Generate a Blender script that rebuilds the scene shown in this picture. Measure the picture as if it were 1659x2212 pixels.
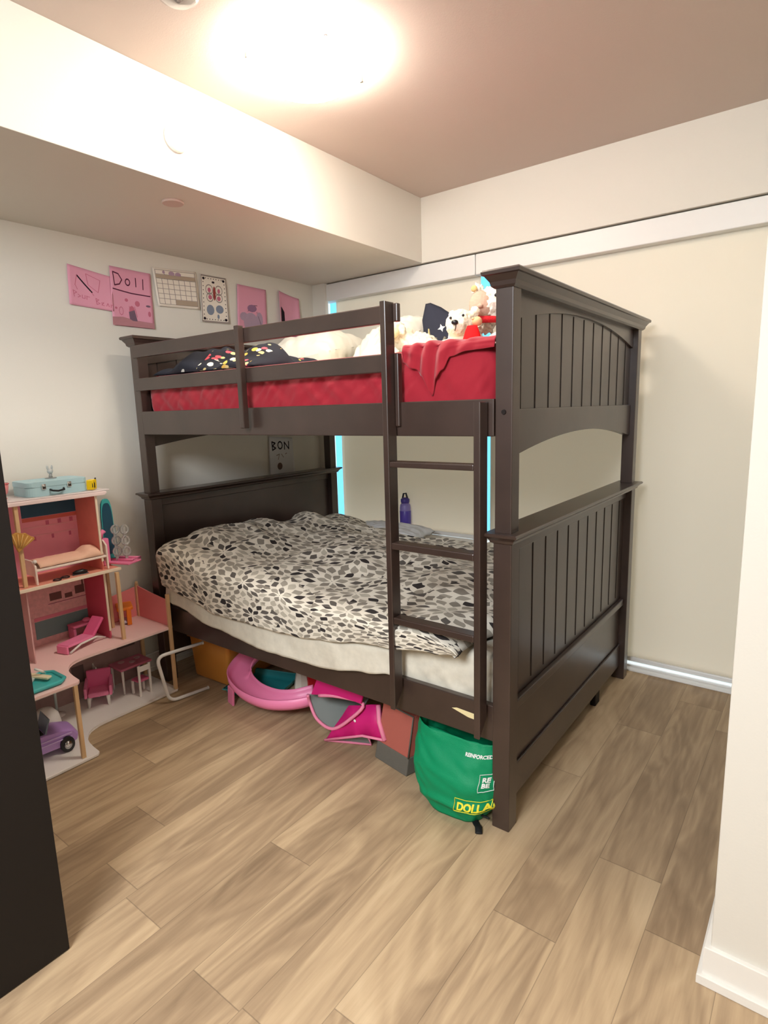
import bpy, bmesh, math, random
from mathutils import Vector, Matrix, noise
for o in list(bpy.data.objects): bpy.data.objects.remove(o, do_unlink=True)
S = bpy.context.scene
C = S.collection
PI = math.pi
random.seed(7)

# ------------------------------------------------------------------ camera
cam_d = bpy.data.cameras.new('camera'); cam = bpy.data.objects.new('camera', cam_d); C.objects.link(cam)
YAW, PITCH, ROLL, FPX = 0.652, -0.1729, -0.0279, 1264.35
fw = Vector((-math.sin(YAW)*math.cos(PITCH), math.cos(YAW)*math.cos(PITCH), math.sin(PITCH)))
rt = Vector((math.cos(YAW), math.sin(YAW), 0)); upv = rt.cross(fw)
r2 = rt*math.cos(ROLL) + upv*math.sin(ROLL); u2 = -rt*math.sin(ROLL) + upv*math.cos(ROLL)
mw = Matrix((( r2.x, u2.x, -fw.x, 2.9597), (r2.y, u2.y, -fw.y, -3.1242), (r2.z, u2.z, -fw.z, 1.4167), (0, 0, 0, 1)))
cam.matrix_world = mw
cam_d.sensor_fit = 'VERTICAL'; cam_d.sensor_height = 36.0; cam_d.lens = FPX/2212*36.0
cam_d.clip_start = 0.02
S.camera = cam

# ------------------------------------------------------------------ light
w = bpy.data.worlds.new('daylight'); S.world = w; w.use_nodes = True
bg = w.node_tree.nodes['Background']; bg.inputs[0].default_value = (0.09, 0.36, 0.60, 1); bg.inputs[1].default_value = 1.1
S.view_settings.view_transform = 'Standard'; S.view_settings.look = 'None'
S.view_settings.gamma = 1.0; S.view_settings.use_curve_mapping = False
S.view_settings.exposure = 1.38
LAMP_E = 20.0          # ceiling lamp diffuser
FILL_W = 43.0          # soft fill light added behind the camera, no lamp fixture there
def area(name, loc, rot, size, watts, col):
    l = bpy.data.lights.new(name, 'AREA'); l.shape = 'DISK'; l.size = size; l.energy = watts; l.color = col
    o = bpy.data.objects.new(name, l); o.location = loc; o.rotation_euler = rot; C.objects.link(o); return o
area('fill_light', (2.35, -4.1, 2.42), (math.radians(48), 0, math.radians(12)), 1.1, FILL_W, (.90, .95, 1.0))

# bright overcast daylight outside, glowing through the blinds
sl = bpy.data.lights.new('outdoor_daylight', 'SUN'); sl.energy = 2.7; sl.angle = math.radians(80); sl.color = (1.0, .97, .90)
so = bpy.data.objects.new('outdoor_daylight', sl); so.rotation_euler = (math.radians(-52), 0, math.radians(-12)); C.objects.link(so)

# ------------------------------------------------------------------ helpers
def s2l(c):
    c /= 255.0
    return c/12.92 if c <= .04045 else ((c+.055)/1.055)**2.4
def rgb(r, g, b): return (s2l(r), s2l(g), s2l(b), 1)
MATS = {}
def mat(name, col, rough=.6, spec=.4, metal=0, bump=0, bscale=40, coat=0, var=0, vscale=6, sheen=0, trans=0, stretch=None):
    if name in MATS: return MATS[name]
    m = bpy.data.materials.new(name); m.use_nodes = True; nt = m.node_tree; p = nt.nodes['Principled BSDF']
    p.inputs['Base Color'].default_value = col if len(col) == 4 else (*col, 1)
    p.inputs['Roughness'].default_value = rough; p.inputs['Specular IOR Level'].default_value = spec
    p.inputs['Metallic'].default_value = metal; p.inputs['Coat Weight'].default_value = coat
    p.inputs['Coat Roughness'].default_value = .25
    p.inputs['Sheen Weight'].default_value = sheen; p.inputs['Transmission Weight'].default_value = trans
    tc = nt.nodes.new('ShaderNodeTexCoord'); src = tc.outputs['Object']
    if stretch:
        mp = nt.nodes.new('ShaderNodeMapping'); mp.inputs['Scale'].default_value = stretch
        nt.links.new(src, mp.inputs[0]); src = mp.outputs[0]
    if bump:
        n = nt.nodes.new('ShaderNodeTexNoise'); n.inputs['Scale'].default_value = bscale; n.inputs['Detail'].default_value = 5
        b = nt.nodes.new('ShaderNodeBump'); b.inputs['Strength'].default_value = bump; b.inputs['Distance'].default_value = .004
        nt.links.new(src, n.inputs['Vector']); nt.links.new(n.outputs['Fac'], b.inputs['Height']); nt.links.new(b.outputs[0], p.inputs['Normal'])
    if var:
        n = nt.nodes.new('ShaderNodeTexNoise'); n.inputs['Scale'].default_value = vscale; n.inputs['Detail'].default_value = 6
        r = nt.nodes.new('ShaderNodeMapRange'); r.inputs['To Min'].default_value = 1-var; r.inputs['To Max'].default_value = 1+var
        r.inputs['From Min'].default_value = .3; r.inputs['From Max'].default_value = .7
        x = nt.nodes.new('ShaderNodeVectorMath'); x.operation = 'SCALE'; x.inputs[0].default_value = col[:3]
        nt.links.new(src, n.inputs['Vector']); nt.links.new(n.outputs['Fac'], r.inputs['Value']); nt.links.new(r.outputs[0], x.inputs['Scale'])
        nt.links.new(x.outputs[0], p.inputs['Base Color'])
    MATS[name] = m; return m
ORG = {}
def link(name, bm, m, parent=None, smooth=False, shift=None, mods=None, recalc=True):
    if recalc: bmesh.ops.recalc_face_normals(bm, faces=bm.faces[:])
    org = Vector((0, 0, 0))
    if parent is not None: org = ORG.get(parent.name, Vector((0, 0, 0)))
    elif shift is not None: org = Vector(shift)
    for v in bm.verts: v.co -= org
    if smooth:
        for f in bm.faces: f.smooth = True
    me = bpy.data.meshes.new(name); bm.to_mesh(me); bm.free()
    ms = m if isinstance(m, (list, tuple)) else [m]
    for a in ms: me.materials.append(a)
    o = bpy.data.objects.new(name, me); C.objects.link(o)
    if parent is not None: o.parent = parent; ORG[o.name] = org
    else: o.location = org; ORG[o.name] = org
    if smooth == 'auto':
        try: me.set_sharp_from_angle(angle=math.radians(40))
        except Exception: pass
    return o
def tag(o, label, cat, group=None):
    o['label'] = label; o['category'] = cat
    if group: o['group'] = group
    return o
def thing(name, label, cat, loc, group=None, rz=0, world=True):
    o = bpy.data.objects.new(name, None); C.objects.link(o); o.location = loc; o.rotation_euler = (0, 0, rz)
    o.empty_display_size = .05
    ORG[o.name] = Vector(loc) if world else Vector((0, 0, 0))
    return tag(o, label, cat, group)
def solo(name, bm, m, label, cat, group=None, smooth=False):
    zs = [v.co.z for v in bm.verts]; xs = [v.co.x for v in bm.verts]; ys = [v.co.y for v in bm.verts]
    o = link(name, bm, m, None, smooth, ((min(xs)+max(xs))/2, (min(ys)+max(ys))/2, min(zs)))
    return tag(o, label, cat, group)
def struct(name, bm, m, parent=None, smooth=False):
    o = link(name, bm, m, parent, smooth)
    if parent is None: o['kind'] = 'structure'
    return o
def BM(): return bmesh.new()
def box(bm, x0, x1, y0, y1, z0, z1, bev=0, mi=0, seg=2):
    vs = [bm.verts.new(p) for p in ((x0,y0,z0),(x1,y0,z0),(x1,y1,z0),(x0,y1,z0),(x0,y0,z1),(x1,y0,z1),(x1,y1,z1),(x0,y1,z1))]
    fs = [bm.faces.new([vs[i] for i in q]) for q in ((0,3,2,1),(4,5,6,7),(0,1,5,4),(1,2,6,5),(2,3,7,6),(3,0,4,7))]
    for f in fs: f.material_index = mi
    if bev:
        es = list({e for f in fs for e in f.edges})
        r = bmesh.ops.bevel(bm, geom=es, offset=bev, segments=seg, affect='EDGES', profile=.5)
        for f in r['faces']: f.material_index = mi
    return vs
def obox(bm, c, ax, ay, az, bev=0, mi=0):
    """oriented box: centre c and three half-vectors"""
    c, ax, ay, az = map(Vector, (c, ax, ay, az))
    q = [(-1,-1,-1),(1,-1,-1),(1,1,-1),(-1,1,-1),(-1,-1,1),(1,-1,1),(1,1,1),(-1,1,1)]
    vs = [bm.verts.new(c+ax*a+ay*b+az*d) for a, b, d in q]
    fs = [bm.faces.new([vs[i] for i in k]) for k in ((0,3,2,1),(4,5,6,7),(0,1,5,4),(1,2,6,5),(2,3,7,6),(3,0,4,7))]
    for f in fs: f.material_index = mi
    if bev: bmesh.ops.bevel(bm, geom=list({e for f in fs for e in f.edges}), offset=bev, segments=2, affect='EDGES', profile=.5)
def prism(bm, pts, ax, a, b, bev=0, mi=0):
    """extrude a 2D outline along axis ax from a to b; pts in the other two axes in order"""
    def P(p, t):
        return {'x': (t, p[0], p[1]), 'y': (p[0], t, p[1]), 'z': (p[0], p[1], t)}[ax]
    A = [bm.verts.new(P(p, a)) for p in pts]; B = [bm.verts.new(P(p, b)) for p in pts]
    n = len(pts); fs = [bm.faces.new(A), bm.faces.new(B[::-1])]
    for i in range(n): fs.append(bm.faces.new((A[i], B[i], B[(i+1) % n], A[(i+1) % n])))
    for f in fs: f.material_index = mi
    if bev:
        es = list({e for f in fs[:2] for e in f.edges}); bmesh.ops.bevel(bm, geom=es, offset=bev, segments=2, affect='EDGES', profile=.5)
def tube(bm, pts, r, n=10, closed=False, cap=True, mi=0, flat=1.0):
    pts = [Vector(p) for p in pts]; N = len(pts); rings = []; prev = None
    rr = r if isinstance(r, (list, tuple)) else [r]*N
    for i, p in enumerate(pts):
        if closed: t = pts[(i+1) % N]-pts[i-1]
        else: t = pts[min(i+1, N-1)]-pts[max(i-1, 0)]
        t.normalize()
        if prev is None: a = Vector((0,0,1)) if abs(t.z) < .9 else Vector((1,0,0)); u = t.cross(a).normalized()
        else: u = (prev-t*prev.dot(t)).normalized()
        prev = u; v = t.cross(u)
        rings.append([bm.verts.new(p+(u*math.cos(2*PI*k/n)+v*math.sin(2*PI*k/n)*flat)*rr[i]) for k in range(n)])
    for i in range(N if closed else N-1):
        A, B = rings[i], rings[(i+1) % N]
        for k in range(n): bm.faces.new((A[k], A[(k+1) % n], B[(k+1) % n], B[k])).material_index = mi
    if cap and not closed:
        bm.faces.new(rings[0][::-1]).material_index = mi; bm.faces.new(rings[-1]).material_index = mi
def lathe(bm, prof, c=(0,0,0), n=32, ax='z', mi=0, sx=1, sy=1):
    c = Vector(c); rings = []
    def P(r, h, a):
        ca, sa = math.cos(a)*r*sx, math.sin(a)*r*sy
        return c+Vector({'z': (ca, sa, h), 'x': (h, ca, sa), 'y': (ca, h, sa)}[ax])
    for r, h in prof:
        rings.append([bm.verts.new(P(0, h, 0))] if r < 1e-6 else [bm.verts.new(P(r, h, 2*PI*k/n)) for k in range(n)])
    for A, B in zip(rings, rings[1:]):
        for k in range(n):
            j = (k+1) % n
            if len(A) == 1 and len(B) == 1: continue
            if len(A) == 1: f = bm.faces.new((A[0], B[j], B[k]))
            elif len(B) == 1: f = bm.faces.new((A[k], A[j], B[0]))
            else: f = bm.faces.new((A[k], A[j], B[j], B[k]))
            f.material_index = mi
def grid(bm, nu, nv, fn, uv=None, mi=0, closeu=False):
    vs = [[bm.verts.new(fn(i/nu, j/nv)) for j in range(nv+1)] for i in range(nu if closeu else nu+1)]
    lay = bm.loops.layers.uv.verify() if uv else None
    M = len(vs)
    for i in range(nu):
        for j in range(nv):
            f = bm.faces.new((vs[i][j], vs[(i+1) % M][j], vs[(i+1) % M][j+1], vs[i][j+1])); f.material_index = mi
            if uv:
                for l, (a, b) in zip(f.loops, ((i,j),(i+1,j),(i+1,j+1),(i,j+1))): l[lay].uv = uv(a/nu, b/nv)
    return vs
def solidify(bm, t):
    """turn an open surface into a closed sheet t thick (offset along the vertex normals)"""
    bm.normal_update(); uv = bm.loops.layers.uv.active
    faces = bm.faces[:]; bnd = [(e.verts[0], e.verts[1], e.link_loops[0].vert is e.verts[0], e.link_faces[0].material_index) for e in bm.edges if len(e.link_faces) == 1]
    mp = {v: bm.verts.new(v.co-v.normal*t) for v in bm.verts[:]}
    for f in faces:
        g = bm.faces.new([mp[v] for v in reversed(f.verts)]); g.material_index = f.material_index
        if uv:
            for l, k in zip(g.loops, reversed(f.loops[:])): l[uv].uv = k[uv].uv
    for p, q, fwd, mi in bnd:
        if not fwd: p, q = q, p
        bm.faces.new((q, p, mp[p], mp[q])).material_index = mi
def ball(bm, c, r, sub=3, mi=0, rot=None):
    """ellipsoid; r float or (rx,ry,rz)"""
    if not isinstance(r, (tuple, list)): r = (r, r, r)
    M = Matrix.Translation(Vector(c)) @ (rot.to_4x4() if rot else Matrix.Identity(4)) @ Matrix.Diagonal((*r, 1))
    g = bmesh.ops.create_icosphere(bm, subdivisions=sub, radius=1, matrix=M)
    for v in g['verts']:
        for f in v.link_faces: f.material_index = mi
def nz(x, y, z=0, s=1): return noise.noise(Vector((x*s, y*s, z*s)))
def interp(t, x):
    if x <= t[0][0]: return t[0][1]
    for (a, va), (b, vb) in zip(t, t[1:]):
        if x <= b:
            k = (x-a)/(b-a); k = k*k*(3-2*k); return va+(vb-va)*k
    return t[-1][1]
def blob(name, balls, m, parent=None, vox=.006, disp=0, dscale=60, seed=0, label=None, cat=None, group=None):
    """fuse ellipsoids into one soft continuous skin (voxel remesh), then ruffle it"""
    bm = BM()
    for b in balls: ball(bm, b[0], b[1], 3, rot=b[2] if len(b) > 2 else None)
    me = bpy.data.meshes.new('t'); bm.to_mesh(me); bm.free(); t = bpy.data.objects.new('t', me); C.objects.link(t)
    md = t.modifiers.new('r', 'REMESH'); md.mode = 'VOXEL'; md.voxel_size = vox
    sm = t.modifiers.new('s', 'SMOOTH'); sm.factor = .6; sm.iterations = 6
    dg = bpy.context.evaluated_depsgraph_get(); e = t.evaluated_get(dg); me2 = bpy.data.meshes.new_from_object(e)
    bpy.data.objects.remove(t); bm = BM(); bm.from_mesh(me2); bpy.data.meshes.remove(me2)
    bm.normal_update()
    if disp:
        off = {v: (noise.turbulence(v.co*dscale+Vector((seed,0,0)), 3, False)-.3)*disp for v in bm.verts}
        for v, d in off.items(): v.co += v.normal*d
    if parent is None: return solo(name, bm, m, label, cat, group, True)
    return link(name, bm, m, parent, True)
def text(name, s, m, parent, size, M, depth=.0008, bold=0.0):
    cu = bpy.data.curves.new(name, 'FONT'); cu.body = s; cu.size = size; cu.extrude = depth; cu.offset = bold; cu.resolution_u = 3
    t = bpy.data.objects.new('t', cu); C.objects.link(t); dg = bpy.context.evaluated_depsgraph_get()
    me = bpy.data.meshes.new_from_object(t.evaluated_get(dg)); bpy.data.objects.remove(t)
    bm = BM(); bm.from_mesh(me); bpy.data.meshes.remove(me); bm.transform(M)
    return link(name, bm, m, parent)

# ------------------------------------------------------------------ node-expression materials
class E:
    nt = None
    def __init__(s, k): s.k = k
    @staticmethod
    def op(o, *a):
        n = E.nt.nodes.new('ShaderNodeMath'); n.operation = o
        for i, v in enumerate(a):
            if isinstance(v, E): E.nt.links.new(v.k, n.inputs[i])
            else: n.inputs[i].default_value = v
        return E(n.outputs[0])
    def __add__(s, o): return E.op('ADD', s, o)
    def __sub__(s, o): return E.op('SUBTRACT', s, o)
    def __rsub__(s, o): return E.op('SUBTRACT', o, s)
    def __mul__(s, o): return E.op('MULTIPLY', s, o)
    def __truediv__(s, o): return E.op('DIVIDE', s, o)
    def __lt__(s, o): return E.op('LESS_THAN', s, o)
    def __gt__(s, o): return E.op('GREATER_THAN', s, o)
    __radd__ = __add__; __rmul__ = __mul__
def newmat(name):
    m = bpy.data.materials.new(name); m.use_nodes = True; E.nt = m.node_tree; MATS[name] = m
    return m, m.node_tree, m.node_tree.nodes['Principled BSDF']
def ramp(nt, fac, stops, mode='LINEAR'):
    r = nt.nodes.new('ShaderNodeValToRGB'); cr = r.color_ramp; cr.interpolation = mode
    while len(cr.elements) < len(stops): cr.elements.new(.5)
    for e, (p, c) in zip(cr.elements, stops): e.position = p; e.color = c
    nt.links.new(fac.k if isinstance(fac, E) else fac, r.inputs[0]); return r.outputs[0]
def mixc(nt, f, a, b, mode='MIX'):
    n = nt.nodes.new('ShaderNodeMix'); n.data_type = 'RGBA'; n.blend_type = mode
    for i, v in ((0, f), (6, a), (7, b)):
        if isinstance(v, E): nt.links.new(v.k, n.inputs[i])
        elif hasattr(v, 'is_linked') or hasattr(v, 'links'): nt.links.new(v, n.inputs[i])
        else: n.inputs[i].default_value = v
    return n.outputs[2]
def white(nt, vec):
    n = nt.nodes.new('ShaderNodeTexWhiteNoise'); n.noise_dimensions = '3D'; nt.links.new(vec, n.inputs['Vector']); return n
def comb(nt, x, y, z=0):
    n = nt.nodes.new('ShaderNodeCombineXYZ')
    for i, v in enumerate((x, y, z)):
        if isinstance(v, E): nt.links.new(v.k, n.inputs[i])
        else: n.inputs[i].default_value = v
    return n.outputs[0]
def noise_n(nt, vec, scale, detail=4, rough=.5, dist=0):
    n = nt.nodes.new('ShaderNodeTexNoise'); n.inputs['Scale'].default_value = scale; n.inputs['Detail'].default_value = detail
    n.inputs['Roughness'].default_value = rough; n.inputs['Distortion'].default_value = dist
    nt.links.new(vec, n.inputs['Vector']); return E(n.outputs['Fac'])

def floor_mat():
    m, nt, p = newmat('oak plank floor')
    tc = nt.nodes.new('ShaderNodeTexCoord'); sp = nt.nodes.new('ShaderNodeSeparateXYZ'); nt.links.new(tc.outputs['Object'], sp.inputs[0])
    x, y = E(sp.outputs[0]), E(sp.outputs[1])
    W, L = .182, 1.22
    px = x/W+.35; row = E.op('FLOOR', px); rr = E(white(nt, comb(nt, row, 3.3)).outputs['Value'])
    py = y/L+rr*1.0; col = E.op('FLOOR', py); cell = white(nt, comb(nt, row, col, 1.7))
    tone = E(cell.outputs['Value']); sc = nt.nodes.new('ShaderNodeSeparateColor'); nt.links.new(cell.outputs['Color'], sc.inputs[0]); r2_ = E(sc.outputs[1])
    # stretched growth rings, with a different centre for each plank
    gx = x*1.0+tone*7.0; gy = y*.16+r2_*9.0
    base = comb(nt, gx, gy, tone*5.0)
    broad = noise_n(nt, base, 5.5, 3, .5, .6)
    rings = E.op('FRACT', broad*9.0); rings = E.op('ABSOLUTE', rings-.5)*2.0
    fine = noise_n(nt, comb(nt, x*60.0, y*3.0, tone*9.0), 1.0, 5, .65)
    mid = noise_n(nt, comb(nt, x*9.0, y*.75, r2_*9.0), 1.0, 5, .6, .7)
    v = broad*.40+mid*.52+rings*.10+fine*.24+tone*.12-.24
    c = ramp(nt, v, [(.18, rgb(128, 106, 82)), (.38, rgb(162, 137, 108)), (.55, rgb(192, 166, 132)), (.78, rgb(220, 196, 160))])
    fx = E.op('FRACT', px); fy = E.op('FRACT', py)
    gap = E.op('MAXIMUM', (fx < .005)+(fx > .995), (fy < .0012)+(fy > .9988))
    gap = E.op('MINIMUM', gap, 1.0)
    c = mixc(nt, gap*.45, c, rgb(84, 70, 56))
    nt.links.new(c, p.inputs['Base Color'])
    p.inputs['Roughness'].default_value = .5; p.inputs['Specular IOR Level'].default_value = .35
    b = nt.nodes.new('ShaderNodeBump'); b.inputs['Strength'].default_value = .25; b.inputs['Distance'].default_value = .002
    h = fine*.5-gap*1.2; nt.links.new(h.k, b.inputs['Height']); nt.links.new(b.outputs[0], p.inputs['Normal'])
    return m
def leaf_mat():
    m, nt, p = newmat('leaf print cotton')
    tc = nt.nodes.new('ShaderNodeTexCoord'); sp = nt.nodes.new('ShaderNodeSeparateXYZ'); nt.links.new(tc.outputs['UV'], sp.inputs[0])
    u, v = E(sp.outputs[0]), E(sp.outputs[1])
    vor = nt.nodes.new('ShaderNodeTexVoronoi'); vor.voronoi_dimensions = '2D'; vor.inputs['Scale'].default_value = 3.3; vor.inputs['Randomness'].default_value = .55
    nt.links.new(comb(nt, u, v), vor.inputs['Vector'])
    ps = nt.nodes.new('ShaderNodeSeparateXYZ'); nt.links.new(vor.outputs['Position'], ps.inputs[0])
    dx, dy = u-E(ps.outputs[0]), v-E(ps.outputs[1])
    wob = noise_n(nt, comb(nt, u, v), 9.0, 2)
    r = E.op('SQRT', dx*dx+dy*dy); th = E.op('ARCTAN2', dy, dx)/(2*PI)+.5+(wob-.5)*.07
    RL = .066
    k = r/RL-.15; ring = E.op('FLOOR', k); uu = E.op('FRACT', k)-.5
    n = E.op('FLOOR', (ring+.5)*8.0)+3.0
    q = th*n+ring*.5; idx = E.op('FLOOR', q); vv = (E.op('FRACT', q)-.5)*2.0
    half = .86*(1.0-E.op('POWER', E.op('ABSOLUTE', uu)*2.0, 1.45)*1.04)
    leaf = (E.op('ABSOLUTE', vv) < half)*(E.op('ABSOLUTE', vv) > .0)
    wn = white(nt, comb(nt, idx+ring*17.0, E(ps.outputs[0])*10.0, E(ps.outputs[1])*10.0))
    c = ramp(nt, E(wn.outputs['Value']), [(0, rgb(60, 55, 54)), (.12, rgb(100, 94, 88)), (.30, rgb(142, 134, 122)), (.55, rgb(162, 154, 140)), (.82, rgb(188, 180, 164))], 'CONSTANT')
    c = mixc(nt, leaf, rgb(232, 224, 208), c)
    nt.links.new(c, p.inputs['Base Color']); p.inputs['Roughness'].default_value = .85; p.inputs['Specular IOR Level'].default_value = .15
    nn = noise_n(nt, tc.outputs['Object'], 14, 6, .6); b = nt.nodes.new('ShaderNodeBump'); b.inputs['Strength'].default_value = .35; b.inputs['Distance'].default_value = .01
    nt.links.new(nn.k, b.inputs['Height']); nt.links.new(b.outputs[0], p.inputs['Normal'])
    return m

M_wall = mat('warm white wall paint', rgb(224, 219, 208), .6, .3, bump=.06, bscale=160)
M_ceil = mat('ceiling paint', rgb(214, 200, 190), .75, .2, bump=.1, bscale=220)
M_trim = mat('white gloss trim', rgb(238, 234, 226), .35, .5)
M_wood = mat('espresso stained wood', rgb(60, 45, 39), .34, .6, bump=.12, bscale=9, var=.22, vscale=5, stretch=(1, 1, 1), coat=.35)
M_groove = mat('dark groove', rgb(30, 24, 22), .6, .2)
M_bead = mat('dark brown bead', rgb(46, 36, 32), .5, .3)  # darker brown strips that draw the bead lines on the panels
M_black = mat('black brown laminate', rgb(30, 25, 22), .6, .25)
M_blind = mat('roller blind fabric', rgb(238, 232, 220), .85, .15)
_nt = M_blind.node_tree; _tl = _nt.nodes.new('ShaderNodeBsdfTranslucent'); _tl.inputs[0].default_value = (1, .86, .70, 1); _mx = _nt.nodes.new('ShaderNodeMixShader'); _mx.inputs[0].default_value = .32
_nt.links.new(_nt.nodes['Principled BSDF'].outputs[0], _mx.inputs[1]); _nt.links.new(_tl.outputs[0], _mx.inputs[2]); _nt.links.new(_mx.outputs[0], _nt.nodes['Material Output'].inputs[0])
M_alu = mat('white painted aluminium', rgb(232, 230, 226), .4, .5)
M_red = mat('red jersey cotton', rgb(160, 30, 46), .75, .2, bump=.12, bscale=60, sheen=.3)
M_sheet = mat('pale grey sheet cotton', rgb(222, 215, 198), .85, .12, bump=.25, bscale=45, var=.06, vscale=34)
M_pillow = mat('white pillow cotton', rgb(238, 234, 220), .85, .15, bump=.3, bscale=24)
M_floor = floor_mat(); M_leaf = leaf_mat()
M_pink = mat('candy pink plastic', rgb(252, 140, 184), .4, .5)
M_pinkpale = mat('pale pink board', rgb(254, 216, 212), .45, .4)
M_pinkwall = mat('dusty pink wallpaper', rgb(226, 120, 130), .6, .3, var=.06, vscale=30)
M_whitep = mat('white toy plastic', rgb(244, 238, 232), .35, .5)
M_birch = mat('natural birch wood', rgb(226, 188, 142), .5, .35, var=.08, vscale=12, stretch=(8, 8, .6))
M_teal = mat('teal plastic', rgb(70, 188, 188), .35, .5)
M_chrome = mat('chrome', (.75, .75, .75), .15, .5, metal=1)
M_ink = mat('dark marker ink', rgb(88, 40, 60), .8, .1)

# ------------------------------------------------------------------ setting
ZC, ZS, WS = 2.643, 2.279, .914
b = BM(); box(b, -.12, 4.4, -4.8, .17, -.1, 0); struct('floor', b, M_floor)
b = BM(); box(b, -.12, 4.4, -4.8, .17, ZC, ZC+.1); struct('ceiling', b, M_ceil)
b = BM(); box(b, -.12, 0, -4.8, .155, 0, ZC); struct('wall_left', b, M_wall)
b = BM(); box(b, 0, 4.4, -4.8, -4.68, 0, ZC); struct('wall_front', b, M_wall)
b = BM(); box(b, 4.28, 4.4, -4.68, -1.68, 0, ZC); struct('wall_east', b, M_wall)
b = BM(); box(b, 2.828, 4.4, -1.68, .165, 0, ZC, .003); struct('wall_right', b, M_wall)
# window wall: header above, sill wall below the left window, jamb at the corner
b = BM(); box(b, 0, 2.828, 0, .16, ZS, ZC); box(b, 0, .118, 0, .028, 0, ZS); box(b, 0, .012, .028, .16, 0, ZS); box(b, .012, 1.335, 0, .16, 0, .575)
struct('wall_back', b, M_wall)
b = BM(); box(b, 0, WS, -4.68, 0, ZS, ZC, .002); struct('wall_bulkhead', b, M_wall)
b = BM(); box(b, .085, 1.335, -.012, .16, .575, .597, .004); struct('trim_1', b, M_trim)
b = BM(); box(b, 1.335, 2.828, .05, .16, 0, .014, .003); box(b, 1.335, 2.828, .0, .05, 0, .008, .002); struct('trim_2', b, M_alu)
def window(name, x0, x1, z0, z1, t=.045, mull=()):
    f = BM(); y0, y1 = .115, .155
    box(f, x0, x0+t, y0, y1, z0, z1, .004); box(f, x1-t, x1, y0, y1, z0, z1, .004)
    box(f, x0+t, x1-t, y0, y1, z0, z0+t, .004); box(f, x0+t, x1-t, y0, y1, z1-t, z1, .004)
    for mx in mull: box(f, mx-.02, mx+.02, y0, y1, z0+t, z1-t, .004)
    o = struct(name, f, M_alu)
    g = BM(); box(g, x0+t*.5, x1-t*.5, .132, .138, z0+t*.5, z1-t*.5)
    link('glass_pane', g, M_glass, o)
def glass_mat():
    m, nt, p = newmat('clear window glass'); nt.nodes.remove(p)
    t = nt.nodes.new('ShaderNodeBsdfTransparent'); g = nt.nodes.new('ShaderNodeBsdfGlossy'); g.inputs['Roughness'].default_value = .02
    fr = nt.nodes.new('ShaderNodeFresnel'); fr.inputs[0].default_value = 1.35; mx = nt.nodes.new('ShaderNodeMixShader')
    nt.links.new(fr.outputs[0], mx.inputs[0]); nt.links.new(t.outputs[0], mx.inputs[1]); nt.links.new(g.outputs[0], mx.inputs[2])
    nt.links.new(mx.outputs[0], nt.nodes['Material Output'].inputs[0]); return m
M_glass = glass_mat()
window('window_1', .012, 1.36, .597, ZS, .012)
window('window_2', 1.36, 2.828, .014, ZS, .014)
def baseboard(name, outline):
    b = BM()
    for t, h in ((.013, .100), (.024, .026)): prism(b, outline(t), 'z', 0, h, .002)
    struct(name, b, M_trim)
baseboard('baseboard_right', lambda t: [(2.828-t, -.001), (2.828, -.001), (2.828, -1.68), (4.28, -1.68), (4.28, -1.68-t), (2.828-t, -1.68-t)])
baseboard('baseboard_left', lambda t: [(0, -4.68), (t, -4.68), (t, -.001), (0, -.001)])
baseboard('baseboard_front', lambda t: [(.03, -4.68), (4.28, -4.68), (4.28, -4.68+t), (.03, -4.68+t)])

# roller blinds, each with its cassette, cloth and hem bar
def blind(x0, x1, cx0, cx1, zb, label):
    t = thing('roller_blind', label, 'blind', ((x0+x1)/2, .06, zb), 'roller blinds in the window wall')
    b = BM(); box(b, cx0, cx1, .018, .10, 2.162, 2.273, .004); link('cassette', b, M_alu, t)
    b = BM()
    grid(b, 40, 60, lambda a, c: (x0+(x1-x0)*a, .078+.0035*math.sin(a*7+c*3)*math.sin(c*PI)+.004*nz(a*2, c*3, x0), zb+.02+(2.19-zb-.02)*c))
    solidify(b, .002); link('blind_cloth', b, M_blind, t, True)
    b = BM(); box(b, x0, x1, .068, .088, zb, zb+.026, .006); link('hem_bar', b, M_alu, t)
blind(.148, 1.268, .07, 1.262, .600, 'white roller blind over the left window, ending at the sill behind the ladder')
blind(1.333, 2.818, 1.266, 2.826, .026, 'tall white roller blind right of the bunk bed, reaching almost to the floor')

# ------------------------------------------------------------------ ceiling fixtures
def emis(name, col, e):
    m, nt, p = newmat(name); p.inputs['Base Color'].default_value = (.9, .9, .9, 1)
    p.inputs['Emission Color'].default_value = (*col, 1); p.inputs['Emission Strength'].default_value = e; return m
L0 = Vector((1.395, -1.45, ZC))
t = thing('ceiling_lamp', 'round flush ceiling lamp with a glowing white glass dome', 'lamp', (L0.x, L0.y, 2.53))
b = BM(); lathe(b, [(0, -.001), (.185, -.001), (.19, -.008), (.19, -.02), (0, -.02)], L0, 40); link('lamp_base', b, M_whitep, t, True)
b = BM(); lathe(b, [(.203, -.022), (.205, -.035), (.19, -.062), (.15, -.086), (.09, -.102), (.04, -.107), (0, -.108)], L0, 36)
link('glass_dome', b, emis('glowing dome', (1.0, .92, .80), LAMP_E), t, True)
for k in range(4):
    a = k*PI/2+1.07; c = L0+Vector((math.cos(a)*.207, math.sin(a)*.207, -.040))
    b = BM(); obox(b, c, (.006, 0, 0), (0, .006, 0), (0, 0, .013), .002); link('dome_clip', b, M_chrome, t)
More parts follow.
